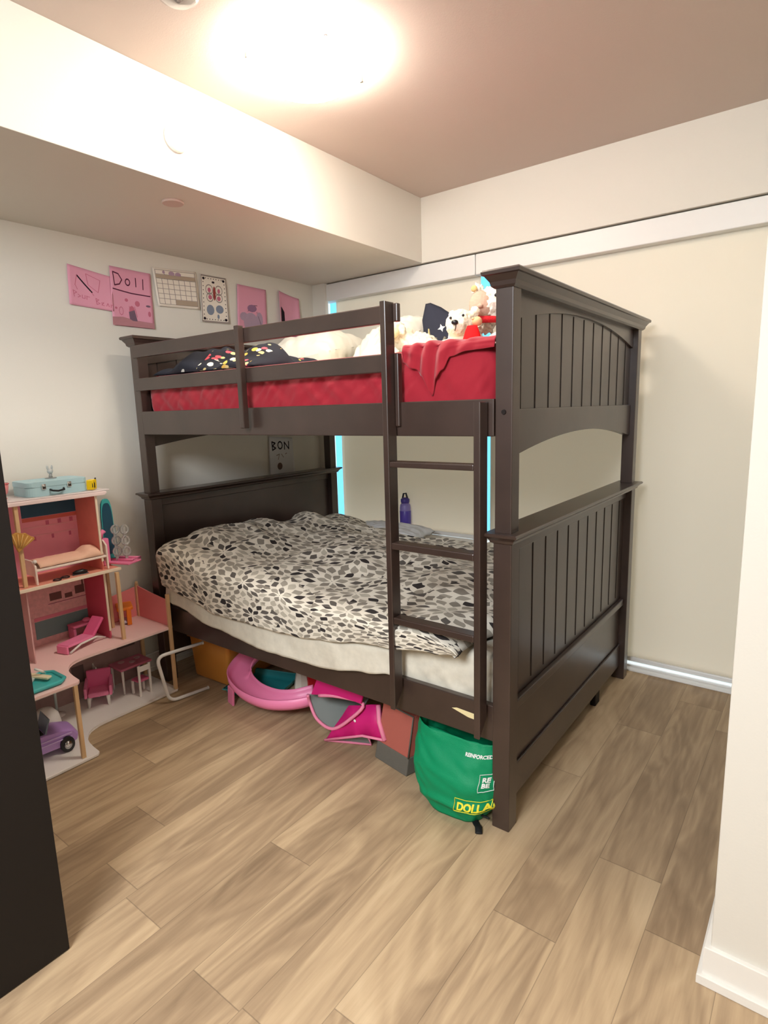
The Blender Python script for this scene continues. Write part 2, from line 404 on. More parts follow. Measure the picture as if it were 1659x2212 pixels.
# second fixture at the top edge of the picture
M_clear = mat('clear ribbed glass', (.96, .94, .92), .08, .6, trans=.9)
t = thing('glass_ceiling_shade', 'small clear domed glass fixture cut off by the top of the photo', 'light fitting', (1.37, -1.945, ZC-.065))
c0 = (1.37, -1.945, ZC)
b = BM(); lathe(b, [(p*.78, q*.78) for p, q in [(0, -.001), (.075, -.001), (.078, -.012), (.06, -.02), (0, -.02)]], c0, 28); link('mount', b, M_whitep, t, True)
b = BM(); lathe(b, [(p*.78, q*.78) for p, q in [(.078, -.014), (.084, -.035), (.074, -.062), (.045, -.08), (0, -.086), (0, -.083), (.043, -.077), (.071, -.06), (.081, -.035), (.075, -.014)]], c0, 36); link('shade', b, M_clear, t, True)
b = BM(); lathe(b, [(p*.78, q*.78) for p, q in [(0, -.02), (.014, -.02), (.016, -.04), (.008, -.062), (0, -.064)]], c0, 16); link('bulb', b, M_chrome, t, True)
b = BM(); lathe(b, [(0, 0), (.048, 0), (.049, .010), (.046, .015), (0, .016)], (WS, -1.665, 2.437), 36, 'x')
solo('wall_disc', b, M_trim, 'round white cover plate on the bright face of the bulkhead', 'cover plate', None, 'auto')
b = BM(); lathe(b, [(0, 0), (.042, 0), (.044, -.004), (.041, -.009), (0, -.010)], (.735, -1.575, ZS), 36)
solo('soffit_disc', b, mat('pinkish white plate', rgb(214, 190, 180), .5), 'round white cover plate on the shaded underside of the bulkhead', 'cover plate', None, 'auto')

# ------------------------------------------------------------------ bunk bed
X0, X1, Y0, Y1 = .154, 2.204, -.061, -1.4925
PT = .062
ZT, ZL = 1.805, 1.029
bed = thing('bunk_bed', 'dark espresso wooden bunk bed with a ladder, in the corner by the window wall', 'bunk bed', ((X0+X1)/2, (Y0+Y1)/2, 0))
for px in (X0, X1-PT):
    for py in (Y0-PT, Y1):
        b = BM(); box(b, px, px+PT, py, py+PT, 0, ZL-.028, .003); box(b, px+.003, px+PT-.003, py+.003, py+PT-.003, ZL-.002, ZT-.045, .003)
        link('post', b, M_wood, bed)
def cornice(b, x0, x1, y0, y1, z0, z1, over):
    """crown moulding: a stepped, flared cap round a rectangle"""
    prof = [(0, z0), (over*.25, z0+(z1-z0)*.12), (over*.35, z0+(z1-z0)*.35), (over*.75, z0+(z1-z0)*.68), (over*.95, z0+(z1-z0)*.72), (over, z0+(z1-z0)*.9), (over*.85, z1)]
    rings = [[b.verts.new(p) for p in ((x0-o, y0-o, z), (x1+o, y0-o, z), (x1+o, y1+o, z), (x0-o, y1+o, z))] for o, z in prof]
    for A, B in zip(rings, rings[1:]):
        for k in range(4): b.faces.new((A[k], A[(k+1) % 4], B[(k+1) % 4], B[k]))
    b.faces.new(rings[0][::-1]); b.faces.new(rings[-1])
def arch(y, a, c, ye, ym, bot):  # arched height between ends a..c
    k = (y-a)/(c-a)*2-1; return ye+(ym-ye)*(1-k*k)
def endboard(foot):
    px0 = X1-PT if foot else X0
    yi0, yi1 = Y1+PT, Y0-PT
    xo = X1-.026 if foot else X0+PT-.026      # face of the rails
    # upper panel
    n = 24; ys = [yi0+(yi1-yi0)*i/n for i in range(n+1)]
    b = BM(); box(b, xo-.022, xo-.010, yi0, yi1, 1.33, 1.76)
    pan = link('upper_panel', b, M_wood, bed)
    b = BM()
    for k in range(-1, 11):
        y = -1.25+.115*k
        box(b, xo-.0101, xo-.0092, y-.0014, y+.0014, 1.40, 1.735)
        box(b, xo-.0100, xo-.0075, y+.0022, y+.0042, 1.40, 1.735, .0008)
    link('bead_groove', b, M_bead, pan)
    top = [(y, arch(y, yi0, yi1, 1.672, 1.742, 0)) for y in ys]
    b = BM(); prism(b, [(yi0, 1.765)]+top+[(yi1, 1.765)], 'x', xo-.026, xo, .0025); link('arched_top_rail', b, M_wood, bed)
    bot = [(y, arch(y, yi0, yi1, 1.262, 1.318, 0)) for y in ys]
    b = BM(); prism(b, [(yi0, 1.408)]+bot+[(yi1, 1.408)], 'x', xo-.028, xo+.001, .0025); link('arched_bottom_rail', b, M_wood, bed)
    b = BM(); cornice(b, px0, px0+PT, Y1, Y0, ZT-.05, ZT, .03); link('cornice', b, M_wood, bed)
    # lower panel
    b = BM(); box(b, xo-.022, xo-.008, yi0, yi1, .07 if foot else .12, 1.0)
    pan = link('lower_panel', b, M_wood, bed)
    if foot:
        b = BM()
        for k in range(-1, 11):
            y = -1.25+.115*k
            box(b, xo-.0081, xo-.0072, y-.0014, y+.0014, .46, .965)
            box(b, xo-.0080, xo-.0055, y+.0022, y+.0042, .46, .965, .0008)
        link('bead_groove', b, M_bead, pan)
        b = BM(); box(b, xo-.008, xo+.012, yi0+.012, yi1-.012, .405, .437, .004); link('cleat', b, M_wood, bed)
        b = BM(); box(b, xo-.008, xo+.002, yi0, yi1, .07, .19, .003); link('bottom_rail', b, M_wood, bed)
        b = BM(); box(b, xo-.03, xo-.004, yi1-.36, yi1-.30, 0, .07, .003); link('support_foot', b, M_groove, bed)
    b = BM(); box(b, xo-.026, xo, yi0, yi1, .955, 1.003, .003); link('middle_rail', b, M_wood, bed)
    b = BM(); cornice(b, px0-.0, px0+PT, Y1, Y0, ZL-.035, ZL, .028); link('ledge', b, M_wood, bed)
endboard(True); endboard(False)
for y in (Y1-.0, Y0-.026):
    b = BM(); box(b, X0+PT, X1-PT, y, y+.026, 1.327, 1.4405, .003); link('upper_side_rail', b, M_wood, bed)
    b = BM(); box(b, X0+PT, X1-PT, y+.004, y+.030, .312, .440, .003); r = link('lower_side_rail', b, M_wood, bed)
    if y < -1:
        b = BM(); prism(b, [(1.985, .388), (2.004, .394), (2.073, .391), (2.073, .371), (2.05, .372)], 'y', Y1+.0032, Y1+.0042)
        lb = link('paper_sticker', b, mat('cream paper', rgb(238, 222, 170), .7), r); lb['label'] = 'torn cream sticker'
for z0 in (.318, 1.335):
    for k in range(12):
        x = X0+.14+k*.158
        b = BM(); box(b, x, x+.07, Y1+.034, Y0-.034, z0+.034, z0+.050, .002); link('slat', b, mat('pale pine', rgb(222, 200, 160), .6, var=.08, stretch=(6, .6, 6)), bed)
    for y in (Y1+.03, Y0-.06):
        b = BM(); box(b, X0+PT, X1-PT, y, y+.03, z0, z0+.034, .002); link('slat_ledger', b, M_wood, bed)
# guard rails (front one stops at the ladder, back one runs the full length)
gy = Y1-.002
for z0, z1, nm in ((1.698, 1.757, 0), (1.540, 1.600, 1)):
    b = BM(); box(b, X0+.052, 1.759, gy-.018, gy, z0, z1, .004); link('guard_board', b, M_wood, bed)
    b = BM(); box(b, X0+PT, X1-PT, Y0-.022, Y0-.002, z0-.03, z1-.03, .004); link('guard_board', b, M_wood, bed)
b = BM(); box(b, 1.019, 1.045, -1.542, gy-.0185, 1.357, 1.764, .003); link('guard_stile', b, M_wood, bed)
b = BM(); box(b, 1.784, 1.800, gy-.012, gy+.012, 1.36, 1.60, .003); link('guard_stile', b, M_wood, bed)
b = BM(); box(b, 1.784, 1.802, gy-.014, gy+.006, 1.70, 1.758, .003); link('guard_end_block', b, M_wood, bed)
b = BM(); lathe(b, [(0, -.001), (.007, -.001), (.008, .002), (0, .003)], (X1-.03, Y1-.0005, 1.40), 12, 'y'); link('bolt_cap', b, M_groove, bed)
# ladder
lad_y0, lad_y1 = -1.548, -1.498
lx = (1.760, 2.102)
def upright(x, zt):
    b = BM(); prism(b, [(lad_y0, .342), (lad_y1, .40), (lad_y1, zt), (lad_y0, zt)], 'x', x, x+.023, .003); return b
b = BM(); box(b, lx[0]+.023, lx[1], lad_y0+.001, lad_y1-.002, 1.225, 1.245, .004); lad = link('ladder', upright(lx[0], 1.762), M_wood, bed)
link('rung', b, M_wood, lad)
link('ladder_upright', upright(lx[1], 1.432), M_wood, lad)
for z in (.955, .685):
    b = BM(); box(b, lx[0]+.023, lx[1], lad_y0+.001, lad_y1-.002, z-.014, z+.010, .004); link('rung', b, M_wood, lad)

# ------------------------------------------------------------------ upper bunk
def mattress(name, x0, x1, y0, y1, z0, z1, m, label, bulge, wr, seed):
    """rounded mattress in a fitted sheet with gathers; bulge = side puff"""
    t = thing(name, label, 'mattress', ((x0+x1)/2, (y0+y1)/2, z0))
    b = BM(); r = .045; cx, cy = (x0+x1)/2, (y0+y1)/2
    prof = [(0, 0), (.012, .0)] + [(0, 0)]
    loop = []
    n1, n2 = 150, 90
    pts = [(x0+(x1-x0)*i/n1, y0) for i in range(n1)]+[(x1, y0+(y1-y0)*i/n2) for i in range(n2)]+[(x1-(x1-x0)*i/n1, y1) for i in range(n1)]+[(x0, y1-(y1-y0)*i/n2) for i in range(n2)]
    rings = []
    H = z1-z0; NV = 26
    for j in range(NV+1):
        k = j/NV
        ring = []
        if k < .7: h = z0+H*(k/.7)*.82; ins = -bulge*math.sin(PI*k/.7)
        else:
            a = (k-.7)/.3*PI/2; h = z0+H*(.82+.18*math.sin(a)); ins = .05*(1-math.cos(a))
        for (x, y) in pts:
            dx, dy = x-cx, y-cy
            nx = math.copysign(1, dx) if abs(abs(dx)-(x1-x0)/2) < 1e-6 else 0
            ny = math.copysign(1, dy) if abs(abs(dy)-(y1-y0)/2) < 1e-6 else 0
            fold = wr*(noise.noise(Vector(((x+y)*16+h*14, h*9, seed)))+.5*noise.noise(Vector(((x-y)*38-h*30, h*16, seed+4))))*math.sin(PI*min(1, k+.08))
            cnr = 0
            rx = x-nx*(ins)+nx*fold; ry = y-ny*(ins)+ny*fold
            # round the plan corners
            ddx = (x1-x0)/2-abs(dx); ddy = (y1-y0)/2-abs(dy)
            d = min(ddx, ddy)+max(ddx, ddy)
            if d < .06: q = (.06-d)*.35; rx -= math.copysign(q, dx); ry -= math.copysign(q, dy)
            ring.append(b.verts.new((rx, ry, h+.4*fold*(1 if k > .5 else 0))))
        rings.append(ring)
    N = len(pts)
    for A, B in zip(rings, rings[1:]):
        for k in range(N): b.faces.new((A[k], A[(k+1) % N], B[(k+1) % N], B[k]))
    # top: concentric shrink
    cur = rings[-1]
    for s in range(1, 26):
        f = 1-s/26
        nr = []
        for v0 in rings[-1]:
            x = cx+(v0.co.x-cx)*f; y = cy+(v0.co.y-cy)*f
            z = z1+wr*.9*(noise.noise(Vector((x*6, y*9, seed+9)))+.4*noise.noise(Vector((x*20+y*9, y*24, seed))))
            z = v0.co.z*(1-min(1, s/3))+z*min(1, s/3)
            nr.append(b.verts.new((x, y, z)))
        for k in range(N): b.faces.new((cur[k], cur[(k+1) % N], nr[(k+1) % N], nr[k]))
        cur = nr
    c = b.verts.new((cx, cy, z1))
    for k in range(N): b.faces.new((cur[k], cur[(k+1) % N], c))
    b.faces.new(rings[0][::-1])
    link('fitted_sheet', b, m, t, True)
    return t
um = mattress('mattress', .222, 2.138, -1.462, -.092, 1.387, 1.612, M_red, 'upper bunk mattress in a crumpled red fitted sheet behind the guard rail', .004, .011, 3)
# slack red cloth folded over the edge beside the ladder
b = BM()
hemF = [(1.79, .05), (1.84, .075), (1.875, .10), (1.905, .165), (1.93, .11), (1.955, .085), (1.98, .045), (2.05, .032), (2.15, .028)]
def fold(u, v):
    x = 1.795+.343*u; h = interp(hemF, x); k = v
    if k < .5: y = -1.33-.135*(k/.5); z = 1.624+.005*math.sin(k*2*PI)
    else: y = -1.466-.009*min(1, (k-.5)*6); z = 1.622-h*(k-.5)/.5
    r = .010*math.sin(x*95+k*4+3*nz(x*6, 0, 2))*max(0, 1-abs(x-1.92)/.17)*min(1, k*2)+.004*nz(x*20, k*4, 5)
    lean = (x-1.93)*-.25*max(0, k-.5)*2
    return (x+lean*h*2, y-r*(1 if k > .5 else .2), z+(r*.8 if k <= .5 else 0))
grid(b, 90, 40, fold); solidify(b, .003); link('sheet_fold', b, M_red, um, True)

def pillow(c, sx, sy, sz, m, rot=(0, 0, 0), seed=0, wr=.01, nm='pillow', label=None, cat='pillow', group=None):
    b = BM(); n = 36; R = Matrix.Rotation(rot[2], 3, 'Z') @ Matrix.Rotation(rot[1], 3, 'Y') @ Matrix.Rotation(rot[0], 3, 'X')
    def f(sg):
        def g(u, v):
            x, y = u*2-1, v*2-1
            e = (max(0, 1-abs(x)**2.6)*max(0, 1-abs(y)**2.6))**.42
            pin = 1-.10*(1-(1-abs(x))**1)*(abs(y)**3)-0
            q = wr*(nz(x*3+seed, y*3, sg)+.6*nz(x*7, y*7+seed, sg*2))*(.3+e)
            p = Vector((x*sx*(1-.07*(1-y*y)), y*sy*(1-.07*(1-x*x)), sg*sz*e+q))
            return Vector(c)+R @ p
        return g
    grid(b, n, n, f(1)); grid(b, n, n, f(-1)); bmesh.ops.remove_doubles(b, verts=b.verts[:], dist=.0015)
    return solo(nm, b, m, label, cat, group, True)
pillow((.51, -.56, 1.735), .27, .23, .125, M_pillow, (.15, -.12, .15), 2, .022, label='white pillow mounded at the headboard end of the upper bunk', group='white pillows on the upper bunk')
pillow((.98, -.42, 1.755), .20, .20, .12, M_pillow, (.45, -.30, -.1), 5, .022, label='white pillow right of the window gap on the upper bunk, behind the guard rail', group='white pillows on the upper bunk')
# long white throw lying between the pillows
b = BM(); grid(b, 40, 30, lambda u, v: (.62+.72*u, -.95+.62*v, 1.622+.055*math.sin(PI*v)*math.sin(PI*u)**.5+.014*nz(u*5, v*5, 2))); solidify(b, .012)
solo('throw', b, M_pillow, 'white throw spread low in front of the pillows on the upper bunk', 'blanket', None, True)
# black printed blanket
def print_mat():
    m, nt, p = newmat('black printed fleece')
    tc = nt.nodes.new('ShaderNodeTexCoord'); vor = nt.nodes.new('ShaderNodeTexVoronoi'); vor.inputs['Scale'].default_value = 26
    mp = nt.nodes.new('ShaderNodeMapping'); mp.inputs['Scale'].default_value = (1, 1, 1.6); nt.links.new(tc.outputs['Object'], mp.inputs[0]); nt.links.new(mp.outputs[0], vor.inputs['Vector'])
    sc = nt.nodes.new('ShaderNodeSeparateColor'); nt.links.new(vor.outputs['Color'], sc.inputs[0])
    c = ramp(nt, E(sc.outputs[0]), [(0, rgb(232, 216, 150)), (.3, rgb(240, 236, 214)), (.5, rgb(226, 92, 104)), (.68, rgb(236, 200, 96)), (.8, rgb(40, 38, 44))], 'CONSTANT')
    sx_ = nt.nodes.new('ShaderNodeSeparateXYZ'); nt.links.new(tc.outputs['Object'], sx_.inputs[0])
    msk = (E(vor.outputs['Distance']) < .42)*(E(sx_.outputs[0]) > -.02)*(E(sx_.outputs[0]) < .33)
    dots = nt.nodes.new('ShaderNodeTexVoronoi'); dots.inputs['Scale'].default_value = 9; nt.links.new(tc.outputs['Object'], dots.inputs['Vector'])
    base = mixc(nt, E(dots.outputs['Distance']) < .13, rgb(36, 38, 48), rgb(220, 220, 210))
    nt.links.new(mixc(nt, msk, base, c), p.inputs['Base Color']); p.inputs['Roughness'].default_value = .9; return m
def heap(name, x0, x1, y0, y1, z0, h, m, seed, label, cat, sc=5):
    b = BM()
    def f(u, v):
        e = (math.sin(PI*u)*math.sin(PI*v))**.45 if 0 < u < 1 and 0 < v < 1 else 0
        x = x0+(x1-x0)*u+.02*nz(u*4, v*4, seed); y = y0+(y1-y0)*v+.03*nz(u*4, v*4, seed+2)
        z = z0+h*e*(.62+.65*nz(x*sc, y*sc, seed)+.30*nz(x*sc*2.6, y*sc*2.6, seed)) if e else z0
        return (x, y, max(z, z0))
    grid(b, 70, 50, f); es = [e for e in b.edges if len(e.link_faces) == 1]; bmesh.ops.edgeloop_fill(b, edges=es)
    return solo(name, b, m, label, cat, None, True)
heap('blanket', .225, .98, -1.42, -.92, 1.618, .17, print_mat(), 8, 'crumpled black blanket with a cream and pink print at the headboard end upstairs', 'blanket')

# soft toys at the ladder end ---------------------------------------------------
M_cream = mat('cream plush', rgb(240, 228, 202), .95, .05, bump=.8, bscale=120, sheen=.4)
M_shag = mat('white shaggy plush', rgb(238, 230, 216), .95, .05, bump=1, bscale=90, sheen=.4)
M_tan = mat('pinkish tan plush', rgb(206, 172, 152), .95, .05, bump=.8, bscale=120)
M_nose = mat('black satin nose', rgb(22, 22, 26), .35, .5)
def Rz(a): return Matrix.Rotation(a, 3, 'Z')
def Rx(a): return Matrix.Rotation(a, 3, 'X')
view = Vector((.62, -.78, 0))      # towards the ladder side of the room
# cream lamb lying behind the ladder
t = thing('plush_lamb', 'curly cream soft toy lying just right of the ladder top on the upper bunk', 'soft toy', (1.36, -.62, 1.622), 'soft toys on the upper bunk')
blob('body', [((1.33, -.58, 1.69), (.13, .10, .075)), ((1.22, -.55, 1.72), (.09, .08, .09)), ((1.42, -.66, 1.68), (.07, .08, .06)), ((1.26, -.66, 1.77), (.06, .055, .055)), ((1.40, -.72, 1.655), (.05, .05, .035)), ((1.27, -.74, 1.66), (.06, .05, .04)), ((1.16, -.60, 1.77), (.05, .04, .07))], M_cream, t, .008, .016, 38, 3)
b = BM(); ball(b, (1.285, -.735, 1.755), (.042, .034, .026), 3, rot=Rz(.5)); mz = link('muzzle', b, mat('butter plush', rgb(238, 222, 178), .95, .05), t, True)
b = BM(); tube(b, [(1.262, -.765, 1.762), (1.285, -.772, 1.766), (1.312, -.760, 1.772)], .0022, 6); link('mouth', b, mat('brown thread', rgb(130, 110, 90), .8), mz, True)
t.location += Vector((-.075, 0, .03))
# teddy with the black nose
t = thing('teddy_bear', 'cream teddy bear with a big black nose in front of the dark pillow', 'soft toy', (1.60, -.82, 1.622), 'soft toys on the upper bunk')
blob('body', [((1.56, -.80, 1.665), (.115, .085, .05)), ((1.62, -.76, 1.70), (.07, .07, .07)), ((1.46, -.80, 1.655), (.07, .05, .035)), ((1.64, -.90, 1.65), (.075, .05, .03)),
              ((1.632, -.80, 1.775), (.066, .062, .064)), ((1.575, -.77, 1.825), (.022, .018, .022)), ((1.690, -.77, 1.825), (.024, .018, .024)), ((1.652, -.853, 1.755), (.036, .032, .032))], M_cream, t, .006, .006, 70, 1)
b = BM(); ball(b, (1.655, -.886, 1.772), (.015, .010, .011), 3, rot=Rz(.3)); link('nose', b, M_nose, t, True)
b = BM(); tube(b, [(1.660, -.8855, 1.760), (1.658, -.886, 1.748), (1.653, -.883, 1.738)], .0016, 6); link('mouth', b, M_nose, t, True)
for e_ in ((1.618, -.858, 1.797), (1.675, -.850, 1.802)): b = BM(); ball(b, e_, .006, 2); link('eye', b, M_nose, t, True)
# cat-eared dark pillow
def cat_mat(): return mat('charcoal navy cotton', rgb(58, 60, 72), .85, .1, bump=.2, bscale=40)
t = thing('cat_pillow', 'dark navy pillow with pointed corners, mountains and a white star, propped by the window', 'pillow', (1.29, -.33, 1.63))
def cp(u, v, d=0):   # local plane: u to the right, v up, tilted back
    o = Vector((1.275, -.33, 1.80)); R_ = Rz(.25) @ Matrix.Rotation(-.12, 3, 'X')
    return o+R_ @ Vector((u, d, v))
out = [(-.115, -.15), (-.125, .0), (-.135, .09), (-.118, .175), (-.09, .178), (-.03, .150), (.02, .115), (.07, .105), (.125, .095), (.135, .085), (.118, .03), (.11, -.05), (.10, -.15)]
b = BM()
def cpg(sg):
    def g(u, v):
        # radial map from centre to the outline
        a = u*len(out); i = int(a) % len(out); k = a-int(a)
        p = Vector(out[i]).lerp(Vector(out[(i+1) % len(out)]), k)
        q = p*v; e = math.sqrt(max(0, 1-v**2.4))
        return cp(q.x, q.y, sg*.045*e)
    return g
for sg in (1, -1): grid(b, 78, 14, cpg(sg), closeu=False)
bmesh.ops.remove_doubles(b, verts=b.verts[:], dist=.001)
body = link('cover', b, cat_mat(), t, True)
def cps(u, v): # point on the front surface
    return cp(u, v, -.047*math.sqrt(max(0, 1-min(1, (u*u+v*v)/.02))) if u*u+v*v < .018 else -.018)
b = BM()
for i in range(8):
    a0, a1 = i*PI/4, (i+1)*PI/4
s8 = [(-.01+(.022 if i % 2 == 0 else .009)*math.cos(i*PI/4+.3), .028+(.022 if i % 2 == 0 else .009)*math.sin(i*PI/4+.3)) for i in range(8)]
vs = [b.verts.new(cp(x, y, -.0475)) for x, y in s8]; b.faces.new(vs); solidify(b, .002); link('star_print', b, mat('white print', rgb(245, 245, 240), .7), body)
def leafstrip(pts, wd, m, nm):
    b = BM(); n = len(pts)
    tube(b, [cps(*p) for p in pts], [wd*(.3+math.sin(PI*(i+.5)/n)) for i in range(n)], 8, flat=.35); return link(nm, b, m, body, True)
for i in range(3):
    c = -.045+i*.05
    leafstrip([(c-.012, -.09), (c, -.05), (c+.008, -.02)], .017, mat('grey mountain print', rgb(150, 146, 128), .8), 'mountain_print')
leafstrip([(.055, -.01), (.07, .01), (.085, .028)], .012, mat('pale blue print', rgb(146, 190, 210), .8), 'leaf_print')
leafstrip([(-.085, -.05), (-.078, -.01), (-.083, .03)], .010, mat('straw print', rgb(226, 208, 150), .8), 'leaf_print')
# pale grey triangular plush
blob('grey_plush', [((1.46, -.40, 1.72), (.075, .05, .09)), ((1.49, -.40, 1.83), (.055, .04, .08)), ((1.52, -.40, 1.91), (.032, .03, .05)), ((1.43, -.40, 1.67), (.08, .05, .045))],
     mat('pale grey plush', rgb(206, 198, 182), .95, .05, bump=.8, bscale=100), None, .007, .012, 40, 5, 'pale grey fluffy soft toy between the dark pillow and the shaggy bear', 'soft toy', 'soft toys on the upper bunk')
# big shaggy bear with a knitted scarf
t = thing('shaggy_bear', 'large shaggy white bear with a tan face and a red knitted scarf', 'soft toy', (1.87, -.62, 1.622), 'soft toys on the upper bunk')
blob('body', [((1.93, -.62, 1.70), (.12, .11, .09)), ((1.96, -.70, 1.72), (.08, .08, .08)), ((1.86, -.66, 1.90), (.095, .085, .085)), ((1.765, -.66, 1.975), (.032, .026, .030)), ((1.92, -.60, 1.985), (.035, .028, .032)), ((1.91, -.80, 1.66), (.06, .08, .045)), ((1.965, -.82, 1.70), (.055, .06, .07)), ((1.79, -.62, 1.84), (.05, .05, .06))], M_shag, t, .007, .022, 55, 9)
b = BM(); ball(b, (1.815, -.725, 1.895), (.052, .038, .062), 3, rot=Rz(.3)); link('face_patch', b, M_tan, t, True)
b = BM(); ball(b, (1.835, -.768, 1.885), (.014, .010, .010), 2); link('nose', b, M_tan, t, True)
b = BM(); ball(b, (1.90, -.742, 1.925), (.009, .007, .008), 2); link('eye', b, M_nose, t, True)
b = BM(); ball(b, (1.762, -.688, 1.978), (.016, .008, .015), 2); link('inner_ear', b, mat('honey plush', rgb(214, 180, 124), .9), t, True)
M_scarf = mat('red knit wool', rgb(190, 42, 48), .95, .05, bump=1, bscale=160)
b = BM()
pts = [(1.755, -.70, 1.80), (1.78, -.755, 1.815), (1.84, -.785, 1.825), (1.90, -.78, 1.82), (1.95, -.74, 1.815)]
tube(b, pts, [.018, .021, .021, .020, .016], 10, flat=.7)
tube(b, [(1.78, -.762, 1.815), (1.765, -.80, 1.785), (1.745, -.83, 1.755), (1.735, -.845, 1.73)], [.018, .018, .016, .010], 10, flat=.5)
link('scarf', b, M_scarf, t, True)
t.location += Vector((-.150, .05, -.03))
# small rag doll
t = thing('rag_doll', 'small rag doll in a bright red dress with striped white legs beside the shaggy bear', 'soft toy', (1.76, -.90, 1.625), 'soft toys on the upper bunk')
b = BM(); lathe(b, [(0, .085), (.022, .083), (.03, .065), (.042, .03), (.05, .0), (0, -.002)], (1.745, -.90, 1.665), 20, sy=.6); link('dress', b, mat('scarlet felt', rgb(232, 34, 36), .9, .1), t, True)
b = BM()
for dx in (-.024, -.006, .014): tube(b, [(1.745+dx, -.925, 1.672), (1.745+dx*1.3, -.955, 1.642), (1.745+dx*1.5, -.975, 1.632)], .009, 8)
link('legs', b, M_cream, t, True)
b = BM(); ball(b, (1.76, -.885, 1.765), (.022, .02, .02), 2); ball(b, (1.75, -.90, 1.775), (.008, .006, .006), 1); link('head', b, mat('apricot felt', rgb(236, 188, 140), .9), t, True)
b = BM(); prism(b, [(1.80, 1.628), (1.85, 1.628), (1.835, 1.665), (1.815, 1.662)], 'y', -.965, -.94, .004); link('orange_shoe', b, mat('orange felt', rgb(244, 166, 84), .9), t)

# ------------------------------------------------------------------ lower bunk
lm = mattress('mattress', .222, 2.136, -1.452, -.096, .372, .595, M_sheet, 'lower bunk mattress in a rumpled pale grey sheet under the leaf print duvet', .004, .010, 11)
# loose sheet hanging over the side rail
hemS = [(.30, .50), (.37, .472), (.69, .418), (1.05, .384), (1.37, .388), (1.62, .43), (1.73, .452)]
b = BM()
def skirt(u, v):
    x = .31+1.43*u; z1_ = interp(hemS, x); top = .60
    if v < .25: k = v/.25; y = -1.38-.075*k; z = .607+.003*k
    else:
        k = (v-.25)/.75; z = .610-(.610-z1_)*k; y = -1.455-.052*min(1, k*2.2)**.7
    f = .009*nz(x*7+z*5, z*6, 1)*min(1, v*2)+.004*nz(x*22, z*9, 4)*min(1, v*2)
    return (x, y+f-.004, z)
grid(b, 110, 28, skirt); solidify(b, .003)
link('loose_sheet', b, M_sheet, lm, True)
# duvet
hemD = [(.24, .60), (.30, .57), (.41, .552), (.73, .495), (1.14, .502), (1.27, .508), (1.75, .566), (1.94, .592), (2.0, .60)]
bumps = [(.38, -1.30, .145, .30, .24), (.30, -.95, .115, .26, .25), (.36, -.52, .10, .16, .12), (.55, -.62, .055, .3, .3), (.42, -.25, .085, .28, .16), (.85, -.95, .06, .5, .5), (1.3, -.8, .045, .5, .4), (1.75, -.95, .025, .3, .4), (.9, -1.40, .035, .5, .15)]
def dtop(x, y):
    z = .642
    for bx, by, h, sx_, sy_ in bumps: z += h*math.exp(-((x-bx)/sx_)**2-((y-by)/sy_)**2)
    z += .018*nz(x*3.2, y*3.2, 5)+.012*nz(x*7, y*7, 2)
    rid = abs(noise.noise(Vector((x*2.2+y*1.2, y*3.0-x, 3))));  z += .018*max(0, .25-rid)/.25
    return z
b = BM()
def duv(u, v):
    yb = -.17-.05*u+.02*nz(u*6, 1)
    x = .236+u*1.80+(.075 if v >= .7 else .075*(v/.7)**4)*(1-u)**3
    if v < .70:
        k = v/.70; y = yb+(-1.40-yb)*k
        xr = x-(.10*(1-k)*u**6 if 0 else 0)+.12*(u**5)*math.sin(PI*k)
        z = dtop(xr, y)
        e = min(1, (1-u)/.035); z = z*e**.5*1+(1-e**.5)*(.612) if e < 1 else z
        e2 = min(1, k/.05); z = z if e2 >= 1 else .615+(z-.615)*e2**.5
        e3 = min(1, u/.03); z = z if e3 >= 1 else .70+(z-.70)*e3**.5
        return (xr, y, z)
    k = (v-.70)/.30; hz = interp(hemD, x); zt_ = dtop(x, -1.40)
    if (1-u) < .035: zt_ = .612+(zt_-.612)*((1-u)/.035)**.5
    a = min(1, k/.45)*PI/2
    drop = (zt_-hz)
    y = -1.40-.125*math.sin(a)-.006*k
    z = zt_-drop*(.30*(1-math.cos(a)) if k < .45 else .30+.70*(k-.45)/.55)
    y += .010*nz(x*8, z*7, 6)*k-.012*math.sin(PI*k)
    if u < .04: x += .02*(1-u/.04)*math.sin(PI*k)*-1.0
    z += .008*nz(x*9, 0, 3)*k
    return (max(x, .232), y, z)
grid(b, 150, 120, duv, uv=lambda u, v: (u*1.80, v*1.95)); solidify(b, -.022)
dv_ = solo('duvet', b, M_leaf, 'white duvet with a grey and black leaf print spread over the lower bunk', 'duvet', None, True)
# pillow at the window side of the lower bunk
pillow((.78, -.235, .655), .27, .13, .055, mat('grey white pillow', rgb(214, 214, 214), .85, .1), (.05, 0, .05), 9, .012, label='pale grey pillow at the window side of the lower bunk', cat='pillow')
